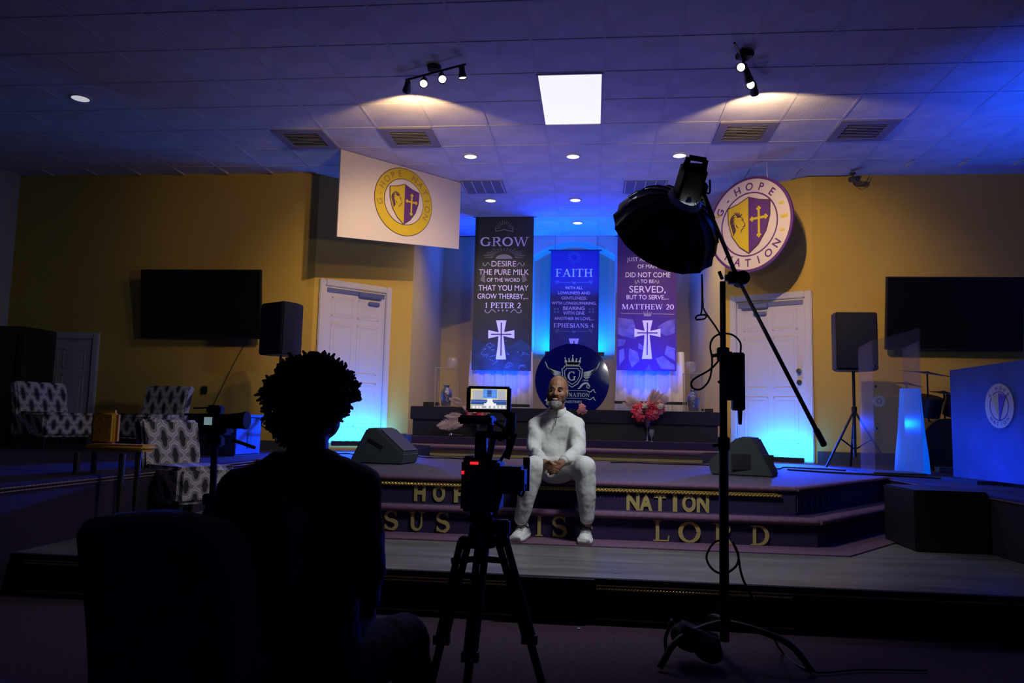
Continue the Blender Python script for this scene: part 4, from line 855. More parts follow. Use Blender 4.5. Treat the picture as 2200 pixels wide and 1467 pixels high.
# vase displays left and right
def vase(px, py_b, wpx, hpx, Y, lab):
    c = at(px, py_b, Y); k = Y/F; r = wpx/2*k; h_ = hpx*k
    prof = [(.6*r, 0), (.75*r, .02*h_), (.85*r, .2*h_), (r, .5*h_), (.98*r, .66*h_), (.7*r, .80*h_), (.48*r, .86*h_), (.5*r, .95*h_), (.66*r, h_)]
    o = B().lathe(prof, (c.x, Y, c.z), 28).build('vase', 'mosaic', None, True); tag(o, lab, 'vase', 'mosaic vases')
def stand(px0, px1, pyt, pyb, Y, lab, g='acrylic display stands'):
    a = at(px0, pyt, Y); c = at(px1, pyb, Y); r = empty('display_stand', ((a.x+c.x)/2, Y, c.z), lab, 'stand', g); d = .22
    B().box2((a.x, Y-d/2, a.z-.012), (c.x, Y+d/2, a.z)).build('shelf', 'acrylic2', r)
    for x in (a.x+.01, c.x-.01):
        for y in (Y-d/2+.01, Y+d/2-.01): B().cyl((x, y, c.z), (x, y, a.z-.012), .006, n=6).build('leg', 'acrylic2', r)
    B().box2((a.x, Y-d/2, c.z), (c.x, Y+d/2, c.z+.008)).build('base_plate', 'acrylic2', r)
    return a, c
M['acrylic2'] = mat('clear_acrylic', (.45, .38, .36), .1, alpha=.55)
def globe(px, py, rpx, Y, lab):
    c = at(px, py, Y); R_ = rpx*Y/F; b = B(); b.lathe([(R_*.45, -R_*.95), (R_*.8, -R_*.7), (R_, -.1*R_), (R_*.9, .5*R_), (R_*.6, .9*R_)], (c.x, Y, c.z), 20, cap=False)
    r = b.build('crystal_bowl', 'mosaicglass', None, True); tag(r, lab, 'candle holder', 'crystal globes')
M['mosaicglass'] = mat('cut_crystal', (.55, .5, .52), .08, .4, alpha=.45, bump=1, bscale=70)
YT = 10.08
z_top = 1.19
for (p0, p1, pt, pb, vx, vb, gx, gy, side) in ((938, 981, 790, 872, 958, 870, 972, 779, 'left'), (1468, 1512, 802, 884, 1490, 882, 1483, 788, 'right')):
    yb_ = proj((at(vx, vb, YT).x, YT, z_top))[1]
    stand(p0, p1, pt, yb_, YT, 'clear thin legged display stand on the %s end of the black table' % side)
    vase(vx, yb_-1, 26, 46, YT, 'shiny mosaic vase under the clear stand at the %s end of the table' % side)
    globe(gx, gy, 12, YT, 'round cut crystal holder on top of the clear stand at the %s end' % side)
# flowers
def blossom(B_, c, r, n=12, rr=random.Random(1)):
    for k in range(n):
        a_ = rr.uniform(0, 6.28); t = rr.uniform(0, 1.2); d = Vector((math.cos(a_)*math.sin(t), -math.cos(t), math.sin(a_)*math.sin(t)))
        R_ = d.to_track_quat('Z', 'Y').to_matrix(); B_.ell(Vector(c)+d*r*.5, (r*.30, r*.16, r*.5), R_, 6, 4)
def plume(B_, p0, p1, w_, rr, n=60):
    p0 = Vector(p0); p1 = Vector(p1); ax = p1-p0; o1 = ax.orthogonal().normalized(); o2 = ax.normalized().cross(o1)
    for k in range(n):
        t = rr.uniform(.25, 1); c = p0+ax*t; a_ = rr.uniform(0, 6.28); d = (o1*math.cos(a_)+o2*math.sin(a_))*w_*math.sin(t*3)*rr.uniform(.5, 1.1)+ax.normalized()*w_*rr.uniform(.5, 1)
        a = c; e = c+d; s_ = d.cross(Vector((0, 1, 0))).normalized()*.0055; B_.quad(a-s_, a+s_, e)
rf = random.Random(5)
def bouquet(px, py, Y, zbase, lab, sc_=1.0, white=True):
    c = at(px, py, Y); r = empty('flower_arrangement', (c.x, Y, zbase), lab, 'flowers', 'flower arrangements'); k = Y/F*sc_
    ba, bp_, bc_, bl_ = B(), B(), B(), B()
    for i in range(20):
        q = c+Vector((rf.uniform(-29, 29)*k, rf.uniform(-.06, .04), rf.uniform(-14, 14)*k)); o = B(); blossom(o, q, 13*k, 20, rf); o.build('blossom', 'red', r, True)
    for i in range(6):
        q = c+Vector((rf.uniform(-24, 30)*k, -.05, rf.uniform(-8, 18)*k)); o = B(); blossom(o, q, 11*k, 16, rf); o.build('blossom', 'pink', r, True)
    for dx, dz in ((-8, 10), (26, 10)):
        o = B(); blossom(o, c+Vector((dx*k, -.10, dz*k)), 9*k, 24, rf); o.build('blossom', 'cream', r, True)
    pl_ = B()
    for i in range(12): a_ = math.radians(rf.uniform(20, 160)); plume(pl_, c, c+Vector((math.cos(a_)*48*k, rf.uniform(-.03, .08), math.sin(a_)*42*k)), 11*k, rf, 260)
    pl_.build('pampas', 'pampas', r)['kind'] = 'stuff'
    lf = B()
    for i in range(14): a_ = math.radians(rf.uniform(200, 340)); d = Vector((math.cos(a_)*30*k, rf.uniform(-.04, .04), math.sin(a_)*28*k)); s_ = Vector((0, 0, 4*k)); lf.quad(c, c+d*.5+s_, c+d, c+d*.5-s_)
    lf.build('leaf', 'leaf', r)
    b = B(); b.lathe([(.03*sc_, 0), (.035*sc_, .008), (.008, .02), (.008, (c.z-zbase)*.45), (.03*sc_, (c.z-zbase)*.5), (.045*sc_, (c.z-zbase)*.85)], (c.x, Y, zbase), 18, cap=False); b.build('glass_vase', 'mosaic', r, True)
bouquet(1391, 883, 9.70, ZB, 'red and pink bouquet with pale pampas in a footed vase, right of the seated man')
bouquet(1028, 893, 9.70, ZB, 'red flower bouquet with pampas mostly hidden behind the video monitor', .8)
for px_, py_, r_, m_, nm_, lab_ in ((1250, 880, .085, 'pink', 'pink_chrysanthemum', 'fluffy pink chrysanthemum head just right of the seated man shoulder'), (1179, 862, .06, 'cream', 'cream_flower', 'small cream flower peeking out left of the seated man jaw')):
    c = at(px_, py_, 9.80); fo = empty(nm_, (c.x, c.y, ZB), lab_, 'flower'); b = B(); blossom(b, c, r_, 60, rf); b.build('blossom', m_, fo, True); B().cyl((c.x, c.y+.01, ZB), c, .006, n=6).build('stem', 'leaf', fo)
b = B(); c0 = at(1030, 905, 9.6)
for (x_, y_), (x2, y2), w_ in (((1012, 900), (950, 912), 16), ((1012, 905), (952, 918), 12), ((1005, 893), (962, 894), 9), ((1000, 868), (972, 858), 10), ((1085, 885), (1070, 875), 8)): plume(b, at(x_, y_, 9.75), at(x2, y2, 9.65), w_*9.7/F, rf, 700)
o = b.build('pampas_plume', 'pampas', None); tag(o, 'pale feathery plumes lying on the black table left of the monitor', 'dried plant', kind='stuff')
# microphone lying on the altar step
c = at(969, 935, 9.65); c.z = ZB+.025; mc = empty('microphone', c, 'silver headed microphone lying on the altar step below the plumes', 'microphone')
B().ell(c, .026, u=14, v=8).build('head', 'chrome', mc, True); B().cyl(c+Vector((.02, 0, 0)), c+Vector((.16, 0, -.008)), .018, .012, n=12).build('handle', 'black', mc)
# led bars at door bases + cables
def ledbar(p, ex, L_, lab):
    p = Vector(p); ex = Vector((*ex, 0)).normalized(); R = Matrix((ex, Vector((-ex.y, ex.x, 0)), Vector((0, 0, 1)))).transposed(); r = empty('led_bar', p, lab, 'stage light', 'blue uplights')
    B().box(p+Vector((0, 0, .035)), (L_, .07, .06), R=R).build('housing', 'black', r, bevel=.006)
    n = 8
    for k in range(n): B().cyl(p+R @ Vector((-L_/2+L_*(k+.5)/n, 0, .064)), p+R @ Vector((-L_/2+L_*(k+.5)/n, 0, .070)), .02, n=12).build('lens', 'em_cyan', r)
ledbar((-2.95, 9.78, ZS+.06), dl, .8, 'long black led bar glowing at the foot of the left door'); ledbar((2.2, 9.80, ZS), dr, .7, 'long black led bar glowing at the foot of the right door')
rc = random.Random(11)
def cable(pts, r=.006, lab=None, grp=None, m='black', nm='cable'):
    o = B().tube(catmull(pts, 8), r, 6).build(nm, m, None, True); tag(o, lab, 'cable', grp); return o
for k, (x0_, x1_, y_, lab) in enumerate(((-3.1, -2.2, 8.6, 'loose black cables on the stage left of the left monitor'), (-2.3, -1.2, 8.45, 'thin black cable on the stage right of the left monitor'), (1.7, 2.5, 8.2, 'black cable on the blue lit stage floor right of the right monitor'), (.2, 1.6, 8.55, 'thin black cable in front of the altar steps at right'))):
    cable([(x0_+(x1_-x0_)*t/6, y_+rc.uniform(-.18, .18), ZS+.009) for t in range(7)], .008, lab, 'cables on the stage')
# ------------------------------------------------------------------ right side: lectern, drums, blue panel
pl0 = atz(2045, 1037, ZS); q_ = at(2044, 900, 7.1); pa = Vector((q_.x, 7.1, 0)); pb = pa+Vector((.12, -.99, 0))*1.2; exx = (pb-pa).normalized(); 
fr = Frame((pa.x, pa.y, 0), exx, (0, 0, 1)); tl = atp(2043, 795, pa, pb); trr = atp(2200, 775, pa, pb)
bpn = empty('painted_screen', ((pa+pb)/2)+Vector((0, 0, ZS)), 'tall screen washed in blue light with a small round crest, at the right edge', 'screen')
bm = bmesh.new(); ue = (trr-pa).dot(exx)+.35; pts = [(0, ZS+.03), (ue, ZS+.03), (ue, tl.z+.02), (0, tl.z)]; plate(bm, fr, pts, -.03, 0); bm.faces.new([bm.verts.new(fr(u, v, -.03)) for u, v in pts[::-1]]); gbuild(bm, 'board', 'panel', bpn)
B().box(fr(.3, ZS+.015, -.015), (.5, .3, .03), rz=math.atan2(exx.y, exx.x)).build('foot', 'black', bpn)
q = atp(2148, 872, pa, pb); f3 = Frame(q, exx, (0, 0, 1)); bm = bmesh.new(); rr_ = .175
disc(bm, f3, (0, 0), rr_, 0, .006, 40); gbuild(bm, 'crest_disc', 'discwhite', bpn); bm = bmesh.new(); ring(bm, f3, (0, 0), rr_*.62, rr_*.66, .006, .008, 40); circtext(bm, f3, 'G-HOPE', .8*rr_, rr_*.17, 90, 21, .008); circtext(bm, f3, 'NATION', .8*rr_, rr_*.17, 270, 18, .008, True); gbuild(bm, 'crest_lettering', 'violet', bpn)
bm = bmesh.new(); plate(bm, f3, [(-.09, .08), (0, -.12), (0, .10)][::1], .006, .01); gbuild(bm, 'crest_gold', 'yellow', bpn); bm = bmesh.new(); plate(bm, f3, [(.09, .08), (0, .10), (0, -.12)], .006, .01); gbuild(bm, 'crest_purple', 'violet', bpn)
# acrylic lectern
YL = 7.45; x0_, x1_ = at(1877, 900, YL).x, at(1981, 900, YL).x; zt0, zt1 = at(1877, 732, YL).z, at(1981, 705, YL).z
lc = empty('clear_lectern', ((x0_+x1_)/2, YL, ZS), 'tall clear acrylic lectern with a small round crest, right of the loudspeaker stand', 'lectern')
def pane(b_, p): n_ = (Vector(p[1])-Vector(p[0])).cross(Vector(p[2])-Vector(p[0])).normalized()*.008; b_.loft([[Vector(q) for q in p], [Vector(q)+n_ for q in p]]); return b_
pane(B(), [(x0_, YL, ZS+.03), (x1_, YL, ZS+.03), (x1_, YL, zt1), (x0_, YL, zt0)]).build('front_panel', 'acrylic', lc)
for x in (x0_, x1_-.01): pane(B(), [(x, YL+.01, ZS+.03), (x, YL+.38, ZS+.03), (x, YL+.38, zt1-.15), (x, YL+.01, zt0-.0)]).build('side_panel', 'acrylic', lc)
B().box2((x0_-.02, YL-.02, ZS+.001), (x1_+.02, YL+.42, ZS+.03)).build('base', 'darkgrey', lc)
for zz in (at(1888, 740, YL).z-.2, at(1877, 830, YL).z, at(1877, 920, YL).z): B().cyl((x0_+.02, YL-.012, zz), (x0_+.02, YL-.002, zz), .012, n=12).build('screw', 'chrome', lc)
bm = bmesh.new(); f4 = Frame(at(1889, 862, YL-.006), (1, 0, 0), (0, 0, 1)); ring(bm, f4, (0, 0), .028, .052, 0, .004, 32); plate(bm, f4, [(-.015, .014), (0, -.022), (.015, .014)], 0, .004); gbuild(bm, 'etched_crest', 'etch', lc)
# blue lit white shade (tall tapering fabric column) behind the lectern
YV = 8.1; a = at(1955, 835, YV); c = at(1955, 1005, YV); k = YV/F
col_ = empty('light_column', (a.x, YV, ZS), 'tall tapering white column glowing in blue light behind the clear lectern', 'column')
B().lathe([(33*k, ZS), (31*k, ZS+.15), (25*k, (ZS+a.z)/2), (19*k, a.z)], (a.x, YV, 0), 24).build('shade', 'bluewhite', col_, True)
# drum kit
YK = 8.75; kx = at(2016, 900, YK).x; dk = empty('drum_kit', (kx, YK, ZS), 'dark drum kit with cymbals between the lectern and the blue lit screen', 'drum kit')
M['drum'] = mat('drum_shell', (.03, .025, .03), .25); M['bronzec'] = mat('cymbal_bronze', (.25, .2, .16), .3, .9)
B().cyl((kx+.02, YK-.2, ZS+.28), (kx+.02, YK+.25, ZS+.28), .27, n=32).build('bass_drum', 'drum', dk, bevel=.01)
for dx, zz in ((-.12, ZS+.68), (.17, ZS+.68)): B().cyl((kx+dx, YK, zz-.1), (kx+dx+.02, YK-.06, zz+.1), .13, n=24).build('tom', 'drum', dk, bevel=.006)
for px, py, rr_ in ((1992, 803, .27), (1948, 826, .16), (2028, 845, .15)):
    c = at(px, py, YK); B().lathe([(0, .03), (.03, .022), (rr_*.5, .012), (rr_, 0), (rr_, -.002), (0, .02)], c, 28, Euler((.12, .12, 0)).to_matrix(), cap=False).build('cymbal', 'bronzec', dk, True)
    B().cyl((c.x+.02, YK+.05, ZS), (c.x, YK, c.z+.03), .009, n=8).build('cymbal_stand', 'black', dk)
B().box((kx+.02, YK-.36, ZS+.03), (.4, .12, .05)).build('pedal', 'monitor', dk)
# keyboard-like dark rack behind the blue screen, black box on the lower platform
o = B().box2((2.12, 5.45, ZP), (2.585, 6.0, ZP+.40)).build('equipment_box', 'black', None, bevel=.01); tag(o, 'plain black equipment box below the right wing beside the steps', 'box')
cable([(1.9, 7.9, ZS+.01), (2.2, 7.6, ZS+.01), (2.5, 7.45, ZS+.01), (2.9, 7.3, ZS+.01), (3.1, 7.0, ZS+.01)], .009, 'black cables bunched at the foot of the clear lectern', 'cables on the stage')
# left: black cabinet with blue lit side
a = at(404, 893, 7.6); c = at(508, 893, 7.6); cb = empty('equipment_cabinet', (a.x, 7.6, ZS), 'black equipment cabinet with a blue lit side behind the left video camera', 'cabinet')
f_ = at(562, 893, 8.1); zt = a.z
B().prism([(a.x, 7.6), (c.x, 7.6), (f_.x, 8.1), (f_.x-.5, 8.4), (a.x, 8.3)], ZS, zt).build('body', 'black', cb)
e = Vector((f_.x-c.x, .5, 0)); L_ = e.length; e.normalize(); f5 = Frame((c.x, 7.6, 0), e, (0, 0, 1)); bm = bmesh.new(); plate(bm, f5, [(.01, ZS+.02), (L_-.02, ZS+.02), (L_-.02, zt-.04), (.01, zt-.04)], 0, .008); gbuild(bm, 'side_panel', 'panel', cb)  # blue sheet on the black body, door light put in as colour
bm = bmesh.new(); plate(bm, f5, [(L_*.45, zt-.32), (L_*.6, zt-.32), (L_*.6, zt-.16), (L_*.45, zt-.16)], .008, .012); gbuild(bm, 'switch_plate', 'black', cb)
B().prism([(a.x-.02, 7.56), (c.x+.02, 7.56), (f_.x+.03, 8.1), (f_.x-.5, 8.43), (a.x, 8.3)], zt, zt+.025).build('top', 'black', cb)
light('cabinet_side_fill', 'SPOT', (-3.2, 7.3, ZS+.1), (-3.9, 7.9, .9), 9, (0, .08, 1), .04, spot=80, blend=1)  # added spot, stands in for the door LED light on the cabinet side
c = at(439, 838, 9.5); o = B().box((c.x, 9.5, c.z), (.07, .02, .10)).build('wall_socket', 'black', None, bevel=.004); tag(o, 'small dark socket on the yellow wall right of the patterned chair', 'socket')
cable([at(530, 732, 9.50), at(503, 780, 9.50), at(476, 835, 9.50), at(452, 884, 9.50)], .004, 'thin cable slanting down the wall below the left television', None)
# dark upright piano at far left edge
c = at(20, 700, 8.9); pz = empty('upright_cabinet', (-7.3, 8.9, ZS), 'tall dark wooden cabinet at the left edge beside the dark door', 'cabinet')
B().box2((-7.75, 8.7, ZS), (at(46, 760, 8.7).x, 9.3, at(20, 700, 8.7).z)).build('body', 'wood', pz, bevel=.01)
B().box2((-7.75, 8.66, ZS), (at(28, 760, 8.66).x, 8.7, at(20, 716, 8.66).z)).build('door', 'wood', pz, bevel=.006)
# ------------------------------------------------------------------ chairs
def cushion(b, c, d, R=None, bev=.04): b.box(c, d, R=R); return b
def accent_chair(loc, rz, lab, sx=1, sz=1):
    r = empty('patterned_chair', loc, lab, 'chair', 'lattice patterned chairs'); r.rotation_euler = (0, 0, rz)
    w_ = .56*sx; zs = .44*sz; zl = .15*sz
    def lk(b, n, m, **k):
        me = b.mesh(n, k.get('bevel', 0), 3); o = link(n, me, m); me.shade_smooth(); me.set_sharp_from_angle(angle=math.radians(50)); o.parent = r; return o
    lk(B().box((0, -.05, (zs+zl)/2), (w_, .56, zs-zl)), 'seat', 'lattice', bevel=.03)
    b = B(); n = 8; rings = []
    for i in range(n+1):
        t = i/n; z = zl+(.80*sz-zl)*t; y = .20+.10*t*t; rings.append([(-w_/2, y-.06, z), (w_/2, y-.06, z), (w_/2, y+.06, z), (-w_/2, y+.06, z)])
    b.loft(rings); lk(b, 'backrest', 'lattice', bevel=.02)
    for sx_ in (-1, 1):
        for y in (-.27, .20): lk(B().cyl((sx_*(w_/2-.05), y, 0), (sx_*(w_/2-.05), y, zl), .016, .026, n=10), 'leg', 'wood')
    return r
accent_chair((at(112, 900, 8.1).x, 8.1, ZS), 1.2, 'lattice patterned armchair far left in front of the dark door', 1.05, .92)
accent_chair((at(325, 900, 8.3).x, 8.3, ZS), math.radians(-8), 'lattice patterned chair standing upright against the yellow wall', 1.02, .92)
accent_chair((at(398, 1000, 5.72).x, 5.72, ZP), math.radians(60), 'lattice patterned chair nearest the operator, lit pale on its back', .86, .93)
# mustard chair
mc_ = empty('mustard_chair', (-2.95, 4.9, ZP), 'mustard yellow button tufted chair left of the front patterned chair', 'chair')
a = at(202, 880, 5.0); zz = at(205, 950, 5.0).z
B().box2((a.x, 4.96, zz-.02), (a.x+.19, 5.04, a.z)).build('backrest', 'mustard', mc_, bevel=.03, seg=3)
B().box2((a.x+.03, 4.86, zz-.05), (at(316, 960, 4.9).x, 5.04, zz-.005)).build('seat', 'mustard', mc_, bevel=.02, seg=3)
for i in range(3):
    for j in range(2): B().ell((a.x+.045+.05*i, 4.961, zz+.085+.075*j), (.007, .003, .007), u=8, v=6).build('button', 'mustard', mc_, True)
for x in (a.x+.03, at(280, 960, 4.9).x):
    for y in (4.82, 5.0): B().cyl((x, y, ZP), (x, y, zz-.06), .014, .020, n=8).build('leg', 'wood', mc_)
# ------------------------------------------------------------------ seated man
def person_sitter():
    V_ = Vector
    hipL, hipR = V_((-.345, 5.80, .68)), V_((-.155, 5.80, .68)); kL, kR = at(1147, 1004, 5.24), at(1256, 1004, 5.24); aL, aR = at(1120, 1112, 5.26), at(1262, 1110, 5.26)
    sL, sR = at(1153, 912, 5.66), at(1237, 912, 5.66); eL, eR = at(1147, 970, 5.52), at(1243, 968, 5.52); wL, wR = at(1168, 992, 5.30), at(1209, 992, 5.30)
    hd = at(1198, 841, 5.56); nk = at(1197, 888, 5.62)
    ch = at(1195, 925, 5.68); bl_ = at(1194, 975, 5.76)
    # ---- head frame: forward toward the camera and a little to its left and up
    hf = V_((-.10, -1, .03)).normalized(); hx = hf.cross(V_((0, 0, 1))).normalized()*-1; hx = V_((hf.y*-1, hf.x, 0)).normalized(); hz = hx.cross(hf).normalized()
    if hz.z < 0: hz = -hz
    tl_ = Matrix.Rotation(math.radians(-4), 3, hf); hx = tl_ @ hx; hz = tl_ @ hz
    RH = Matrix((hx, -hf, hz)).transposed()           # local x right(viewer), y back, z up
    def h(x, y, z): return hd+RH @ V_((x, y, z))
    b = B()
    b.ell(h(0, .018, .035), (.070, .090, .082), RH); b.ell(h(0, -.005, -.02), (.064, .078, .085), RH); b.ell(h(0, -.03, -.07), (.046, .05, .04), RH)
    b.ell(h(0, -.066, .018), (.050, .018, .012), RH)                                 # brow
    b.cap(h(0, -.078, .012), h(0, -.096, -.024), .008, .014); b.ell(h(-.015, -.086, -.028), .010, u=10, v=6); b.ell(h(.015, -.086, -.028), .010, u=10, v=6)   # nose
    for s_ in (-1, 1):
        b.ell(h(s_*.034, -.052, -.022), (.026, .022, .026), RH)                        # cheeks
        b.ell(h(s_*.070, .010, -.008), (.007, .016, .030), RH)                         # ears
    b.ell(h(0, -.078, -.052), (.026, .012, .010), RH); b.ell(h(0, -.080, -.094), (.022, .016, .018), RH)
    b.chain([nk+V_((0, .03, -.06)), nk+V_((0, .01, .0)), h(0, .02, -.05)], [.060, .054, .052])
    # trunk under the clothes and limbs
    b.chain([bl_+V_((0, .02, 0)), ch+V_((0, .02, 0)), nk+V_((0, .02, -.05))], [.085, .085, .055]); b.chain([sL, ch+V_((0, .02, .05)), sR], [.038, .06, .038])
    for s_, e_, w_ in ((sL, eL, wL), (sR, eR, wR)): b.chain([s_, e_, w_], [.042, .034, .023])
    b.cap(bl_+V_((0, .02, -.08)), bl_+V_((0, .02, 0)), .085, .085)
    for h_, k_, a_ in ((hipL, kL, aL), (hipR, kR, aR)): b.chain([h_, k_, a_], [.07, .048, .034]); b.cap(a_, a_+V_((0, .0, -.04)), .030, .028)
    # clasped hands
    hc = at(1188, 1004, 5.20); kp = .004
    for s_, w_ in ((-1, wL), (1, wR)):
        pm = hc+V_((s_*.030, .022, .004)); b.chain([w_, pm+V_((s_*.012, .01, .012)), pm], [.024, .027, .024])
        b.ell(pm+V_((-s_*.004, -.008, -.002)), (.030, .018, .032), Euler((0, s_*.5, 0)).to_matrix())
        for i in range(4):
            z = .024-.0165*i; L_ = (.9, 1, .96, .78)[i]; k0 = pm+V_((s_*.002, -.022, z+.002)); k1 = k0+V_((-s_*.030*L_, -.018, -.010)); k2 = k1+V_((-s_*.026*L_, .004, -.010)); k3 = k2+V_((-s_*.012*L_, .014, -.006))
            off = V_((0, 0, .006 if s_ < 0 else -.003)); b.chain([k0+off, k1+off, k2+off, k3+off], [.0095, .0088, .0080, .0072], 10)
        t0 = pm+V_((s_*.012, -.012, .026)); b.chain([t0, t0+V_((-s_*.022, -.018, .008)), t0+V_((-s_*.044, -.020, -.002))], [.012, .0105, .009], 10)
    body = remeshed(b, 'person', 'skin', None, .0042, 3, .4)
    tag(body, 'man in white pullover and white trousers sitting on the stage edge with clasped hands', 'person')
    # face details
    for s_ in (-1, 1):
        B().ell(h(s_*.029, -.0765, .004), (.0115, .006, .0036), RH, 14, 8).build('eye', 'eyewhite', body, True)
        B().ell(h(s_*.029-.003, -.0822, .004), (.0058, .003, .0040), RH, 12, 8).build('iris', 'hair', body, True)
        b = B(); b.tube([h(s_*.013, -.083, .0195), h(s_*.022, -.0845, .0235), h(s_*.032, -.083, .0255), h(s_*.041, -.077, .0235), h(s_*.048, -.070, .0195)], [.0020, .0026, .0028, .0024, .0014], 8); b.build('eyebrow', 'hair', body, True)
        b = B(); b.tube([h(s_*.015, -.082, .010), h(s_*.029, -.0835, .0125), h(s_*.044, -.072, .008)], .0026, 6); b.build('eyelid', 'skindark', body, True)
    B().ell(h(0, -.0925, -.0585), (.017, .003, .0036), RH, 14, 6).build('teeth', 'teeth', body, True)
    b = B(); b.tube([h(-.028, -.080, -.050), h(-.012, -.091, -.0545), h(0, -.093, -.0548), h(.012, -.091, -.0545), h(.028, -.080, -.050)], [.0015, .0026, .003, .0026, .0015], 6); b.tube([h(-.026, -.081, -.052), h(-.012, -.092, -.0630), h(0, -.094, -.0650), h(.012, -.092, -.0630), h(.026, -.081, -.052)], [.0015, .0034, .0042, .0034, .0015], 6); b.build('lips', 'lips', body, True)
    b = B(); b.tube([h(-.036, -.072, -.062), h(-.022, -.087, -.044), h(0, -.094, -.041), h(.022, -.087, -.044), h(.036, -.072, -.062)], [.002, .0032, .0030, .0032, .002], 6); b.build('moustache', 'stubble', body, True)
    b = B(); b.ell(h(0, -.072, -.096), (.036, .032, .036), RH); b.ell(h(0, -.048, -.092), (.050, .046, .030), RH)
    remeshed(b, 'beard', 'grey_beard', body, .004, 3, .5, (.006, .012))
    b = B()
    for s_ in (-1, 1): b.chain([h(s_*.062, .0, .0), h(s_*.062, -.015, -.03), h(s_*.052, -.035, -.065)], [.006, .011, .014], 10)
    remeshed(b, 'sideburn', 'stubble', body, .004, 2)
    b = B(); b.ell(h(0, .030, .046), (.0715, .084, .076), RH); remeshed(b, 'cropped_hair', 'stubble', body, .005, 2)
    # ---- pullover
    b = B()
    def ringe(c, rx, ry, tilt=0, n=24): return [c+V_((rx*math.cos(t), ry*math.sin(t), tilt*ry*math.sin(t))) for t in [2*math.pi*i/n for i in range(n)]]
    c0, c1, c2, c3, c4 = at(1193, 1000, 5.72), at(1193, 975, 5.73), at(1194, 945, 5.72), at(1195, 915, 5.69), at(1196, 893, 5.66)
    b.loft([ringe(c0, .150, .125), ringe(c1, .165, .135), ringe(c2, .168, .130), ringe(c3, .178, .118), ringe(c4, .135, .085), ringe(nk+V_((0, .01, .005)), .066, .062)])
    for s_, e_, w_, sg_ in ((sL, eL, wL, -1), (sR, eR, wR, 1)):
        ww = w_+(e_-w_).normalized()*.012
        b.chain([s_+V_((-.0*sg_, 0, -.008)), (s_+e_)/2+V_((.006*sg_, 0, 0)), e_], [.066, .058, .052]); b.chain([e_, (e_+ww)/2, ww], [.052, .045, .035])
        b.cap(s_, c4, .058, .07)
    b.ell((c0+c1)/2+V_((0, -.02, 0)), (.16, .13, .05))
    sw = remeshed(b, 'pullover', 'sweater', body, .007, 5, .5, (.012, .05))
    b = B(); b.lathe([(.066, -.012), (.067, .012), (.062, .040), (.056, .042), (.055, .0), (.058, -.012)], nk+V_((0, .008, .002)), 28, Euler((.25, 0, 0)).to_matrix(), cap=False); b.build('collar', 'sweater', sw, True)
    zt_, zb_ = at(1197, 884, 5.54), at(1192, 917, 5.545); b = B(); b.tube([zt_+V_((0, .012, -.004)), (zt_+zb_)/2+V_((0, .010, 0)), zb_+V_((0, .006, .004))], .0028, 6); b.build('zipper', 'sock', sw)
    for e_, w_ in ((eL, wL), (eR, wR)):
        ww = w_+(e_-w_).normalized()*.018; d = (w_-e_).normalized(); b = B(); b.tube([ww-d*.022, ww+d*.002], [.041, .035], 20); b.build('cuff', 'sweater', sw, True)
    # ---- trousers
    b = B(); b.chain([hipL+V_((.02, 0, 0)), hipR+V_((-.02, 0, 0))], [.115, .115])
    for h_, k_, a_, sg_ in ((hipL, kL, aL, -1), (hipR, kR, aR, 1)):
        b.chain([h_, (h_+k_)/2, k_+V_((0, .02, 0))], [.100, .088, .076]); md = (k_+a_)/2+V_((0, -.005, 0)); b.chain([k_+V_((0, .01, -.005)), md, a_+V_((0, 0, -.005))], [.076, .064, .050])
    b.ell(V_((-.25, 5.56, .64)), (.12, .16, .06))
    tr_ = remeshed(b, 'trousers', 'trouser', body, .007, 5, .5, (.012, .07))
    for k_, a_ in ((kL, aL), (kR, aR)):
        pass
    # ---- shoes
    for nm, px, py, ank, toe in (('L', 1107, 1165, aL, V_((-.16, -1, 0))), ('R', 1256, 1171, aR, V_((-.02, -1, 0)))):
        f = atz(px, py, ZP+.008); toe = toe.normalized(); sd = V_((-toe.y, toe.x, 0)); base = V_((f.x, f.y, ZP+.010)); Ls = .285; w2 = [.036, .047, .050, .046, .042, .041, .040, .034]; hs = [.045, .056, .064, .078, .098, .105, .100, .075]
        rings = []; srings = []
        for i in range(8):
            t = i/7; c = base-toe*(Ls*t); rings.append([c+sd*w2[i]*math.cos(a)*(1.0 if math.sin(a) < .1 else .93)+V_((0, 0, max(0, .024+(hs[i]-.024)*math.sin(a)) if math.sin(a) > 0 else .024+.02*math.sin(a))) for a in [2*math.pi*k/20 for k in range(20)]])
            srings.append([c+sd*(w2[i]+.004)*math.cos(a)+V_((0, 0, .015+.014*(1 if math.sin(a) > 0 else -1))) for a in [2*math.pi*(k+.5)/12 for k in range(12)]])
        sh = B().loft(rings).build('sneaker', 'shoe', body, True); sh['label'] = 'white leather sneaker'
        B().loft(srings).build('sole', 'shoe', sh, True)
        b = B()
        for j in range(5):
            t = .30+.085*j; c = base-toe*(Ls*t); zz = .066+.075*(t-.26); b.tube([c-sd*.026+V_((0, 0, zz-.006)), c+V_((0, 0, zz+.006)), c+sd*.026+V_((0, 0, zz-.004))], .0035, 6)
        c = base-toe*(Ls*.62); b.tube(catmull([c+V_((0, 0, .106)), c+sd*.03+V_((0, -.02, .108)), c+sd*.045+V_((0, -.03, .085)), c+sd*.02+V_((0, -.02, .10))], 4), .0028, 6); b.build('laces', 'trouser', sh, True)
        B().cap(base-toe*(Ls*.72)+V_((0, 0, .085)), ank+V_((0, 0, .03)), .041, .043).build('sock', 'sock', body, True)
person_sitter()
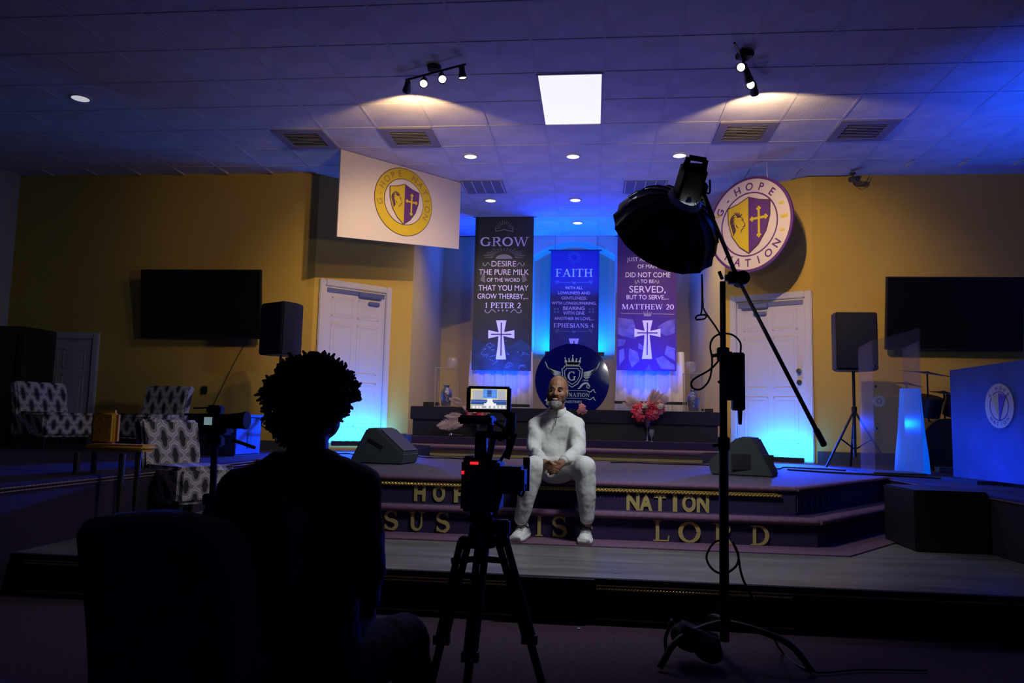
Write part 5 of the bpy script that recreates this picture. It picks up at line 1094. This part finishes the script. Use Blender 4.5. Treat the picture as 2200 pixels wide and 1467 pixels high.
# ------------------------------------------------------------------ operator seen from behind
def person_operator():
    V_ = Vector; Y = 2.35
    hd = at(668, 868, Y); nk = at(668, 975, Y+.01); ch = at(645, 1110, Y); bl_ = at(640, 1290, Y-.02); pv = at(640, 1440, Y-.02)
    sL, sR = at(520, 1062, Y), at(765, 1050, Y); eL, eR = at(500, 1250, Y+.02), at(778, 1230, Y+.06); wL, wR = at(560, 1330, Y+.28), at(790, 1330, Y+.33)
    kL, kR = at(600, 1370, Y+.45), at(868, 1372, Y+.30); fL, fR = V_((kL.x, kL.y+.1, .06)), V_((kR.x+.02, kR.y+.12, .06))
    b = B(); b.ell(hd+V_((0, .01, .005)), (.075, .092, .095)); b.ell(hd+V_((.028, .045, -.055)), (.052, .06, .055)); b.cap(hd+V_((.055, .115, -.03)), hd+V_((.05, .095, -.01)), .012, .010)
    for s_ in (-1, 1): b.ell(hd+V_((s_*.078, .015, -.02)), (.010, .02, .03))
    b.chain([hd+V_((0, .0, -.06)), nk, nk+V_((0, 0, -.06))], [.056, .055, .065]); b.chain([nk+V_((0, 0, -.08)), ch, bl_, pv], [.07, .14, .14, .14])
    for s_, e_, w_ in ((sL, eL, wL), (sR, eR, wR)):
        b.chain([s_, e_, w_], [.055, .042, .030]); hn = w_+(w_-e_).normalized()*.05; b.ell(hn, (.035, .04, .022))
        for i in range(4): q = hn+V_((-.024+.016*i, .03, .004)); b.chain([q, q+V_((0, .035, -.008)), q+V_((0, .05, -.028))], [.009, .0085, .007], 8)
        q = hn+V_((.03 if s_ is sL else -.03, .0, .004)); b.chain([q, q+V_((.012 if s_ is sL else -.012, .035, .0))], [.011, .009], 8)
    for h_, k_, f_ in ((pv+V_((-.09, 0, 0)), kL, fL), (pv+V_((.09, 0, 0)), kR, fR)): b.chain([h_, k_, f_], [.09, .06, .04])
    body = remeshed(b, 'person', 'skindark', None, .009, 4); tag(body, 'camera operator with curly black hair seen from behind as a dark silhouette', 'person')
    b = B(); R_ = .19
    def ringe(c, rx, ry, n=24): return [c+V_((rx*math.cos(t), ry*math.sin(t), 0)) for t in [2*math.pi*i/n for i in range(n)]]
    b.loft([ringe(pv, .20, .15), ringe(bl_, .185, .14), ringe(ch, .195, .13), ringe(at(645, 1045, Y), .195, .11), ringe(at(650, 1000, Y), .150, .09), ringe(at(657, 965, Y), .095, .08), ringe(nk+V_((0, 0, -.015)), .075, .075)])
    for s_, e_, w_ in ((sL, eL, wL), (sR, eR, wR)): b.chain([s_, e_], [.080, .075]); b.cap(s_, nk+V_((0, 0, -.035)), .078, .07); b.cap(e_, (e_+w_)/2, .065, .05)
    b.cap(sR, at(800, 1062, Y), .07, .035)
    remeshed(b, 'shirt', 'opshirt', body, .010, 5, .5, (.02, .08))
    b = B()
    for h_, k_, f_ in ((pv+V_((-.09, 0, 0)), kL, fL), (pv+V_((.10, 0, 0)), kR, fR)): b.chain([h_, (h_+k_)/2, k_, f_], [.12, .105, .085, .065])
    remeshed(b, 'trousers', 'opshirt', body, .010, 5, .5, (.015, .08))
    for f_ in (fL, fR): B().ell(f_+V_((0, .06, -.015)), (.045, .13, .045)).build('shoe', 'black', body, True)
    rh = random.Random(9); b = B()
    hc = at(668, 850, Y); 
    b.ell(hc, (.125, .115, .118), u=24, v=16); b.ell(at(650, 905, Y), (.095, .10, .085))
    for k in range(620):
        th = rh.uniform(0, 2*math.pi); ph = math.acos(rh.uniform(-.95, 1)); d = V_((math.sin(ph)*math.cos(th), math.sin(ph)*math.sin(th), math.cos(ph)))
        if d.z < -.15 and d.y > .1: continue
        if d.z < -.35 and d.x > .05: continue
        sx = .128 if d.z > -.1 else .118; p = hc+V_((d.x*sx-(.01 if d.z < 0 else 0), d.y*.12, d.z*.115 if d.z > 0 else d.z*.155))
        q = [p]; r_ = d.copy()
        for j in range(3): r_ = (r_+V_((rh.uniform(-.9, .9), rh.uniform(-.9, .9), rh.uniform(-.9, .7)))).normalized(); q.append(q[-1]+r_*rh.uniform(.008, .014))
        b.tube(q, [.009, .008, .006, .0035], 5)
    hr = b.build('curly_hair', 'hair', body, True)
person_operator()
# chair of the operator and dark chair in the left foreground
c = at(640, 1440, 2.35); oc = empty('operator_chair', (c.x, 2.35, 0), 'dark chair hidden under the camera operator', 'chair')
zc = c.z-.135; B().box((c.x, 2.40, zc-.03), (.44, .44, .06)).build('seat', 'black', oc, bevel=.015)
for sx_ in (-1, 1):
    for sy_ in (-1, 1): B().cyl((c.x+sx_*.19, 2.40+sy_*.19, 0), (c.x+sx_*.19, 2.40+sy_*.19, zc-.05), .014, n=8).build('leg', 'black', oc)
YQ = 2.0; fc = empty('draped_chair', (at(400, 1300, YQ).x, YQ, 0), 'dark upholstered chair with rounded back in the bottom left foreground', 'chair')
out = [(258, 1467), (250, 1300), (232, 1150), (236, 1108), (290, 1098), (340, 1094), (390, 1096), (440, 1106), (490, 1118), (515, 1140), (532, 1190), (545, 1300), (550, 1467)]
q = catmull([at(px, py, YQ) for px, py in out], 4); b = B(); base = [V for V in q]
b.loft([[p+Vector((0, .06, -.01))+(Vector((at(400, 1300, YQ).x, YQ, .5))-p)*.06 for p in q], [p for p in q], [p+Vector((0, -.10, 0)) for p in q], [p+Vector((0, -.15, 0))+(Vector((at(400, 1300, YQ).x, YQ, .5))-p)*.08 for p in q]]); b.build('backrest', 'quilt', fc, True)
xq0, xq1 = at(265, 1400, YQ).x, at(545, 1400, YQ).x
B().box2((xq0, YQ-.02, .27), (xq1, YQ+.45, .40)).build('seat', 'quilt', fc, bevel=.03)
B().box2((xq0, YQ-.13, .10), (xq1, YQ+.05, .32)).build('back_frame', 'quilt', fc, bevel=.02)
for x in (xq0+.04, xq1-.04):
    for y in (YQ-.08, YQ+.40): B().cyl((x, y, 0), (x, y, .28), .016, .022, n=8).build('leg', 'wood', fc)
# ------------------------------------------------------------------ video camera on tripod (centre)
YV = 2.8; k = YV/F
vc = empty('video_camera', at(1050, 1105, YV), 'video camera rig with a lit monitor on top, on the centre tripod', 'camera')
def pbox(b, x0, y0, x1, y1, d0, d1, Y=YV, rz=0): a = at(x0, y0, Y); c = at(x1, y1, Y); b.box(((a.x+c.x)/2, Y+(d0+d1)/2, (a.z+c.z)/2), (abs(c.x-a.x), d1-d0, abs(a.z-c.z)), rz=rz); return b
body_ = pbox(B(), 997, 985, 1075, 1098, -.06, .10).build('camera_body', 'black', vc, bevel=.01)
pbox(B(), 1068, 1000, 1128, 1060, -.05, .08).build('side_grip', 'black', vc, bevel=.012)
mx_ = pbox(B(), 1000, 978, 1020, 1000, -.05, .05).build('battery_plate', 'black', vc, bevel=.006)
c = at(1050, 1040, YV); B().cyl(c+Vector((0, .10, 0)), c+Vector((0, .26, 0)), .045, .05, n=24).build('lens', 'black', vc, bevel=.005)
pbox(B(), 1119, 985, 1132, 1060, .10, .11).build('matte_flag', 'black', vc)
pbox(B(), 1016, 990, 1033, 996, -.066, -.058).build('tally_light', 'em_red', vc); pbox(B(), 998, 1009, 1003, 1016, -.066, -.058).build('record_light', 'em_red', vc)
pbox(B(), 1022, 930, 1045, 990, -.02, .03).build('top_handle', 'black', vc, bevel=.006); pbox(B(), 1022, 925, 1090, 942, -.02, .03).build('handle_bar', 'black', vc, bevel=.006)
B().chain([at(1050, 985, YV), at(1060, 940, YV), at(1048, 905, YV)], [.012, .012, .012], 8).build('monitor_arm', 'darkgrey', vc, True)
pbox(B(), 992, 892, 1062, 912, -.08, .06).build('receiver_box', 'black', vc, bevel=.006); pbox(B(), 1000, 895, 1054, 900, -.083, -.078).build('receiver_label', 'ink2', vc)
B().cyl(at(1088, 985, YV), at(1105, 930, YV), .012, n=8).build('antenna', 'black', vc)
B().tube(catmull([at(1060, 905, YV), at(1085, 925, YV), at(1090, 960, YV), at(1075, 990, YV)]), .006, 6).build('cable', 'black', vc, True)
B().tube(catmull([at(1105, 1045, YV), at(1120, 1066, YV), at(1130, 1040, YV)]), .004, 6).build('strap', 'redstrap', vc, True)
B().chain([at(1080, 880, YV), at(1098, 895, YV), at(1095, 925, YV), at(1075, 940, YV)], [.014, .018, .02, .014], 8).build('follow_focus', 'black', vc, True)
# monitor
mo = pbox(B(), 1004, 829, 1097, 887, -.015, .02, rz=0).build('monitor', 'black', vc, bevel=.006); yb = YV-.017
def sc_(x0, y0, x1, y1, m, d): 
    o = pbox(B(), x0, y0, x1, y1, -.0005, 0, Y=yb-d).build('screen_patch', m, mo); return o
sc_(1012, 835, 1088, 879, 'scr_y', 0); sc_(1016, 838, 1038, 862, 'scr_g', .0006); sc_(1070, 838, 1086, 862, 'scr_g', .0006)
sc_(1038, 836, 1068, 856, 'scr_b', .0008); sc_(1047, 838, 1056, 852, 'scr_db', .001); sc_(1012, 858, 1088, 870, 'scr_db', .0009); sc_(1012, 861, 1088, 863, 'scr_g', .0013); sc_(1040, 866, 1066, 872, 'scr_w', .0012)
sc_(1012, 870, 1088, 879, 'scr_g', .001); sc_(1047, 856, 1058, 868, 'scr_w', .0016); sc_(1045, 864, 1050, 877, 'scr_w', .0017); sc_(1055, 864, 1060, 877, 'scr_w', .0017)
for i, x in enumerate((1015, 1023, 1030, 1064, 1072, 1080)): sc_(x, 872, x+5, 877, 'scr_w', .0018)
sc_(1012, 848, 1088, 849, 'scr_g', .0019)
# tripod
tp = empty('video_tripod', at(1040, 1180, YV), 'large black video tripod in the centre foreground under the camera rig', 'tripod')
apex = at(1045, 1165, YV)
pbox(B(), 1008, 1098, 1062, 1122, -.05, .06).build('fluid_head', 'black', tp, bevel=.01)
B().cyl(at(1035, 1120, YV), at(1035, 1175, YV), .042, .055, n=20).build('bowl', 'black', tp, bevel=.006)
B().cyl(at(1062, 1110, YV), at(1085, 1050, YV)+Vector((0, -.12, 0)), .008, n=8).build('pan_handle', 'black', tp)
pbox(B(), 1058, 1115, 1095, 1150, -.02, .02).build('drag_knob', 'black', tp, bevel=.006)
for (tx, ty), (bx0, by0), yoff in (((998, 1165), (905, 1560), -.30), ((1035, 1180), (985, 1640), -.42), ((1078, 1160), (1190, 1560), .05)):
    top = at(tx, ty, YV); bot = atz(bx0, by0, .01) if by0 > 1500 else at(bx0, by0, YV+yoff)
    lg = B(); d = (bot-top); sd = d.cross(Vector((0, 1, 0))).normalized()*.014
    for s_ in (-1, 1): lg.cyl(top+sd*s_, top+d*.55+sd*s_*.8, .013, n=8)
    lg.cyl(top+d*.35, bot, .014, n=8); L_ = lg.build('leg', 'black', tp)
    B().ell(top, .026, u=12, v=8).build('hinge', 'black', tp, True); B().box(top+d*.55, (.055, .03, .03)).build('leg_lock', 'darkgrey', tp); B().ell(bot, .02, u=10, v=6).build('foot', 'black', tp, True)
b = B()
for s_ in ((950, 1195), (1070, 1195), (1005, 1200)): b.cyl(at(1030, 1200, YV), at(s_[0]+20, s_[1]+10, YV), .012, n=6)
b.build('spreader', 'black', tp)
# ------------------------------------------------------------------ second camera on the left
Y2 = 2.62
c2 = empty('still_camera', at(470, 920, Y2), 'small camera with a lens pointing right, on the left tripod', 'camera')
pbox(B(), 436, 888, 492, 935, -.03, .04, Y2).build('camera_body', 'black', c2, bevel=.008); pbox(B(), 448, 870, 478, 890, -.02, .02, Y2).build('viewfinder', 'black', c2, bevel=.006)
a = at(490, 905, Y2); B().cyl(a, at(528, 903, Y2), .026, .030, n=20).build('lens', 'black', c2, bevel=.004); B().cyl(at(526, 903, Y2), at(531, 903, Y2), .032, n=20).build('lens_hood', 'darkgrey', c2)
pbox(B(), 449, 896, 464, 913, -.034, -.028, Y2).build('display', 'scr_lcd', c2); B().tube([at(416, 877, Y2), at(440, 876, Y2), at(452, 874, Y2)], .003, 6).build('hot_shoe_rod', 'black', c2)
t3 = empty('camera_tripod', at(450, 1100, Y2), 'thin black tripod holding the small left camera beside the operator', 'tripod')
B().cyl(at(462, 935, Y2), at(455, 1110, Y2), .012, n=10).build('column', 'black', t3); pbox(B(), 447, 935, 478, 960, -.02, .02, Y2).build('head', 'black', t3, bevel=.006); B().cyl(at(500, 945, Y2), at(548, 962, Y2), .006, n=8).build('pan_handle', 'black', t3)
ap = at(455, 1070, Y2)
for dx, dy in ((-.25, .0), (.08, .28), (-.05, -.25)): B().cyl(ap, (ap.x+dx, ap.y+dy, 0), .012, .009, n=8).build('leg', 'black', t3)
pbox(B(), 440, 1060, 470, 1085, -.02, .02, Y2).build('collar', 'darkgrey', t3, bevel=.004)
# ------------------------------------------------------------------ light stand with boom and softbox
bs = atz(1557, 1418, 0); YS = bs.y; ls = empty('light_stand', (bs.x, YS, 0), 'tall black boom light stand right of centre with curved legs and sandbag', 'light stand')
top = at(1559, 605, YS); x = bs.x
for z0_, z1_, r_ in ((.08, .95, .021), (.90, 1.35, .017), (1.30, top.z, .013)): B().cyl((x, YS, z0_), (x, YS, z1_), r_, n=16).build('pole', 'black', ls, True)
for zz in (.93, 1.33): B().cyl((x, YS, zz-.03), (x, YS, zz+.03), .028, n=16).build('collar', 'black', ls, bevel=.004); B().cyl((x, YS, zz), (x-.05, YS-.02, zz-.01), .008, n=8).build('locking_knob', 'black', ls)
for a_, sp_ in ((math.radians(-25), .36), (math.radians(215), .36), (math.radians(95), .36)):
    d = Vector((math.cos(a_), math.sin(a_), 0)); B().tube(catmull([Vector((x, YS, .16)), Vector((x, YS, .15))+d*.12, Vector((x, YS, .11))+d*.27, Vector((x, YS, .014))+d*sp_], 5), .014, 8).build('leg', 'black', ls, True)
c = at(1580, 597, YS); b = B(); b.box((c.x-.004, YS, c.z), (.085, .06, .055)); b.build('boom_clamp', 'black', ls, bevel=.015, seg=3)
B().cyl(at(1592, 600, YS)+Vector((0, -.05, 0)), at(1592, 600, YS)+Vector((0, .05, 0)), .032, n=20).build('clamp_disc', 'black', ls, bevel=.005); B().cyl(at(1545, 583, YS), at(1552, 600, YS), .008, n=8).build('clamp_lever', 'black', ls)
# boom pole from counter end, past clamp, to the head
bt = at(1770, 955, 2.75); bp1 = at(1582, 592, YS-.02); yh = SBC.y-.22
hp = at(1532, 470, yh+.0)
B().cyl(bt, bp1, .008, n=10).build('boom_arm', 'black', ls, True); B().cyl(bp1, hp, .010, n=10).build('boom_arm', 'black', ls, True); B().cyl(bt, bt+(bp1-bt).normalized()*.07, .011, n=10).build('end_cap', 'black', ls)
# ballast controller boxes on the pole
def lbox(x0, y0, x1, y1, d0, d1, nm): pbox(B(), x0, y0, x1, y1, d0, d1, YS).build(nm, 'black', ls, bevel=.005)
lbox(1550, 756, 1574, 860, -.03, .03, 'control_unit'); lbox(1572, 758, 1599, 882, -.03, .03, 'power_adapter')
B().cyl(at(1590, 882, YS), at(1590, 912, YS), .011, .008, n=10).build('plug', 'black', ls)
B().cyl(at(1543, 822, YS), at(1555, 812, YS), .006, n=8).build('unit_knob', 'black', ls)
# softbox
ctr = at(1436, 487, SBC.y); 
axis = AXIS
sb = empty('softbox', ctr, 'large black umbrella shaped softbox on the boom, seen from behind', 'softbox')
R_ = axis.to_track_quat('Z', 'Y').to_matrix(); RAD = .335; n = 16
apx = at(1470, 432, SBC.y-.12)
bb = B(); rings = []
prof = [(.075, 0), (.14, .015), (.21, .055), (.27, .115), (.305, .18), (RAD, .26)]
for i, (r_, z_) in enumerate(prof):
    rg = []
    for q in range(n*4):
        a_ = 2*math.pi*q/(n*4); s_ = (q % 4)/4; sag = 1-.055*math.sin(math.pi*s_)*(i/5)**.5; rg.append(apx+R_ @ Vector((r_*sag*math.cos(a_), r_*sag*math.sin(a_), z_+.012*math.sin(math.pi*s_)*(i > 3))))
    rings.append(rg)
bb.loft(rings, cap=False); bb.build('shell', 'fabricblack', sb, True)
for q in range(n):
    a_ = 2*math.pi*q/n; B().tube([apx+R_ @ Vector(((r_+.002)*math.cos(a_), (r_+.002)*math.sin(a_), z_-.002)) for r_, z_ in prof[:-1]], .003, 5).build('rib', 'fabricblack', sb)
b = B(); b.lathe([(.0, .165), (.255, .17), (.255, .175), (0, .17)], apx, 48, R_, cap=False); b.build('diffuser', 'em_soft', sb)
light('softbox_light', 'AREA', apx+axis*.182, apx+axis*.182+(axis+(Vector((-.25, 5.4, .85))-apx).normalized()*1.5), 36, (.93, .97, 1.0), .44)
B().lathe([(.075, -.030), (.098, -.024), (.104, -.004), (.098, .010), (.085, .014), (.080, -.015), (.075, -.026)], apx, 40, R_, cap=False).build('speed_ring', 'silver', sb, True)
for q in range(16): a_ = 2*math.pi*(q+.5)/16; B().ell(apx+R_ @ Vector((.100*math.cos(a_), .100*math.sin(a_), -.010)), .007, u=8, v=6).build('rivet', 'silver', sb, True)
# fixture body: lamp head and yoke
lh = empty('lamp_head', apx, 'black lamp head with slotted top handle above the softbox', 'studio light')
fd = -axis; tpc = at(1497, 345, SBC.y-.30)
dirv = (tpc-apx).normalized(); RF = dirv.to_track_quat('Z', 'Y').to_matrix(); Lh = (tpc-apx).length
B().box(apx+dirv*(Lh*.46), (.135, .11, Lh*.80), R=RF).build('housing', 'black', lh, bevel=.012)
B().cyl(apx-dirv*.02, apx+dirv*.06, .062, .056, n=24).build('mount_ring', 'silver', lh, True)
sdv = RF @ Vector((1, 0, 0)); 
rtv = Vector((1, 0, 0)); rtv = (rtv-dirv*rtv.dot(dirv)).normalized()
e0 = apx+dirv*(Lh*.85); 
b = B(); hw = .056
for s_ in (-1, 1): b.cyl(e0+rtv*hw*s_-dirv*.03, e0+rtv*hw*s_*.85+dirv*.045, .017, n=8)
b.cyl(e0-rtv*hw*.85+dirv*.05, e0+rtv*hw*.85+dirv*.05, .016, n=8); b.cyl(e0-rtv*hw*.9+dirv*.0, e0+rtv*hw*.9+dirv*.0, .018, n=8); b.build('carry_handle', 'black', lh, True)
for z_ in (.35, .5, .65): B().box(apx+dirv*(Lh*z_)+Vector((.0, -.055, 0)), (.07, .012, .012), R=RF).build('cooling_fin', 'darkgrey', lh)
b = B(); yk = apx+dirv*(Lh*.30)+rtv*.075
b.box(yk+rtv*.012, (.03, .05, .10), R=RF); b.build('yoke', 'black', lh, bevel=.006)
B().cyl(yk+rtv*.01, hp, .014, n=10).build('spigot', 'black', lh); B().tube(catmull([yk+rtv*.02, yk+rtv*.05+Vector((0, 0, .0)), yk+rtv*.052+Vector((0, 0, .075))], 4), .006, 8).build('tilt_lever', 'black', lh, True)
# hanging power cable
cable([at(1508, 590, 4.1), at(1510, 650, 3.9), at(1514, 668, 3.8), at(1545, 715, 3.6), at(1553, 755, 3.5), at(1530, 790, 3.45), at(1490, 815, 3.42), at(1487, 832, 3.42), at(1505, 836, 3.42), at(1524, 815, 3.42), at(1530, 775, 3.42), at(1526, 740, 3.45), at(1540, 720, 3.5), at(1570, 718, 3.5), at(1590, 735, 3.5), at(1591, 760, 3.5)], .0045, 'black power cable looping in the air left of the light stand pole', None)
cable([at(1508, 590, 4.1), at(1508, 655, 3.9), at(1506, 676, 3.85)], .004, 'short cord hanging under the softbox with the red tag', None)
tg = atp(1506, 681, (0, 3.85), (1, 3.85)); o = B()
fr = Frame(tg, (1, 0, 0), (0, 0, 1)); bm = bmesh.new(); k3 = 3.85/F; o.bm.free()
stroke(bm, fr, [(-12*k3, -2*k3), (-7*k3, 3.5*k3), (8*k3, 5*k3), (12*k3, 1*k3), (7*k3, -4*k3), (-9*k3, -6*k3), (-12*k3, -2*k3)], 3.6*k3, -.004, .004); o = gbuild(bm, 'velcro_strap', 'redstrap', None); tag(o, 'small red strap loop hanging on the cord below the softbox', 'strap')
# cable coil low on the stand and on the floor
cpts = [at(1560, 1160, YS-.03), at(1535, 1165, YS-.03), at(1518, 1195, YS-.03), at(1530, 1222, YS-.03), at(1556, 1232, YS-.035), at(1582, 1215, YS-.03), at(1586, 1190, YS-.03), at(1574, 1165, YS-.03), at(1585, 1190, YS-.04), at(1592, 1230, YS-.05), at(1605, 1262, YS-.06), at(1650, 1340, YS-.1), atz(1680, 1400, .01), atz(1745, 1442, .01), atz(1850, 1438, .01), atz(1990, 1440, .01)]
cable(cpts, .005, 'black cable looped around the stand pole and trailing over the carpet', None)
# sandbag hung on the stand
sbg = empty('sandbag', at(1495, 1360, YS-.1), 'dark sandbag saddled over the legs of the light stand', 'sandbag')
b = B(); b.ell(at(1480, 1370, YS-.05), (.085, .07, .055), Euler((0, .35, .2)).to_matrix()); b.ell(at(1520, 1395, YS-.12), (.07, .06, .05), Euler((0, .5, 0)).to_matrix()); b.box(at(1500, 1368, YS-.08), (.17, .10, .07), ry=.35)
remeshed(b, 'bag', 'blackcloth', sbg, .009, 4, .5, (.012, .05)); B().tube(catmull([at(1445, 1330, YS-.05), at(1430, 1370, YS-.08), at(1432, 1402, YS-.08)], 5), .008, 6).build('strap', 'black', sbg, True)
# bits of paper
o = B().box(atz(1243, 1350, .004), (.016, .012, .004), rz=.5).build('paper_scrap', 'shoe', None); tag(o, 'tiny white scrap on the dark carpet', 'litter', 'white scraps')
o = B().box(atz(1324, 1230, ZP+.003), (.012, .007, .003), rz=-.5).build('paper_scrap', 'shoe', None); tag(o, 'tiny white scrap near the front edge of the grey platform', 'litter', 'white scraps')
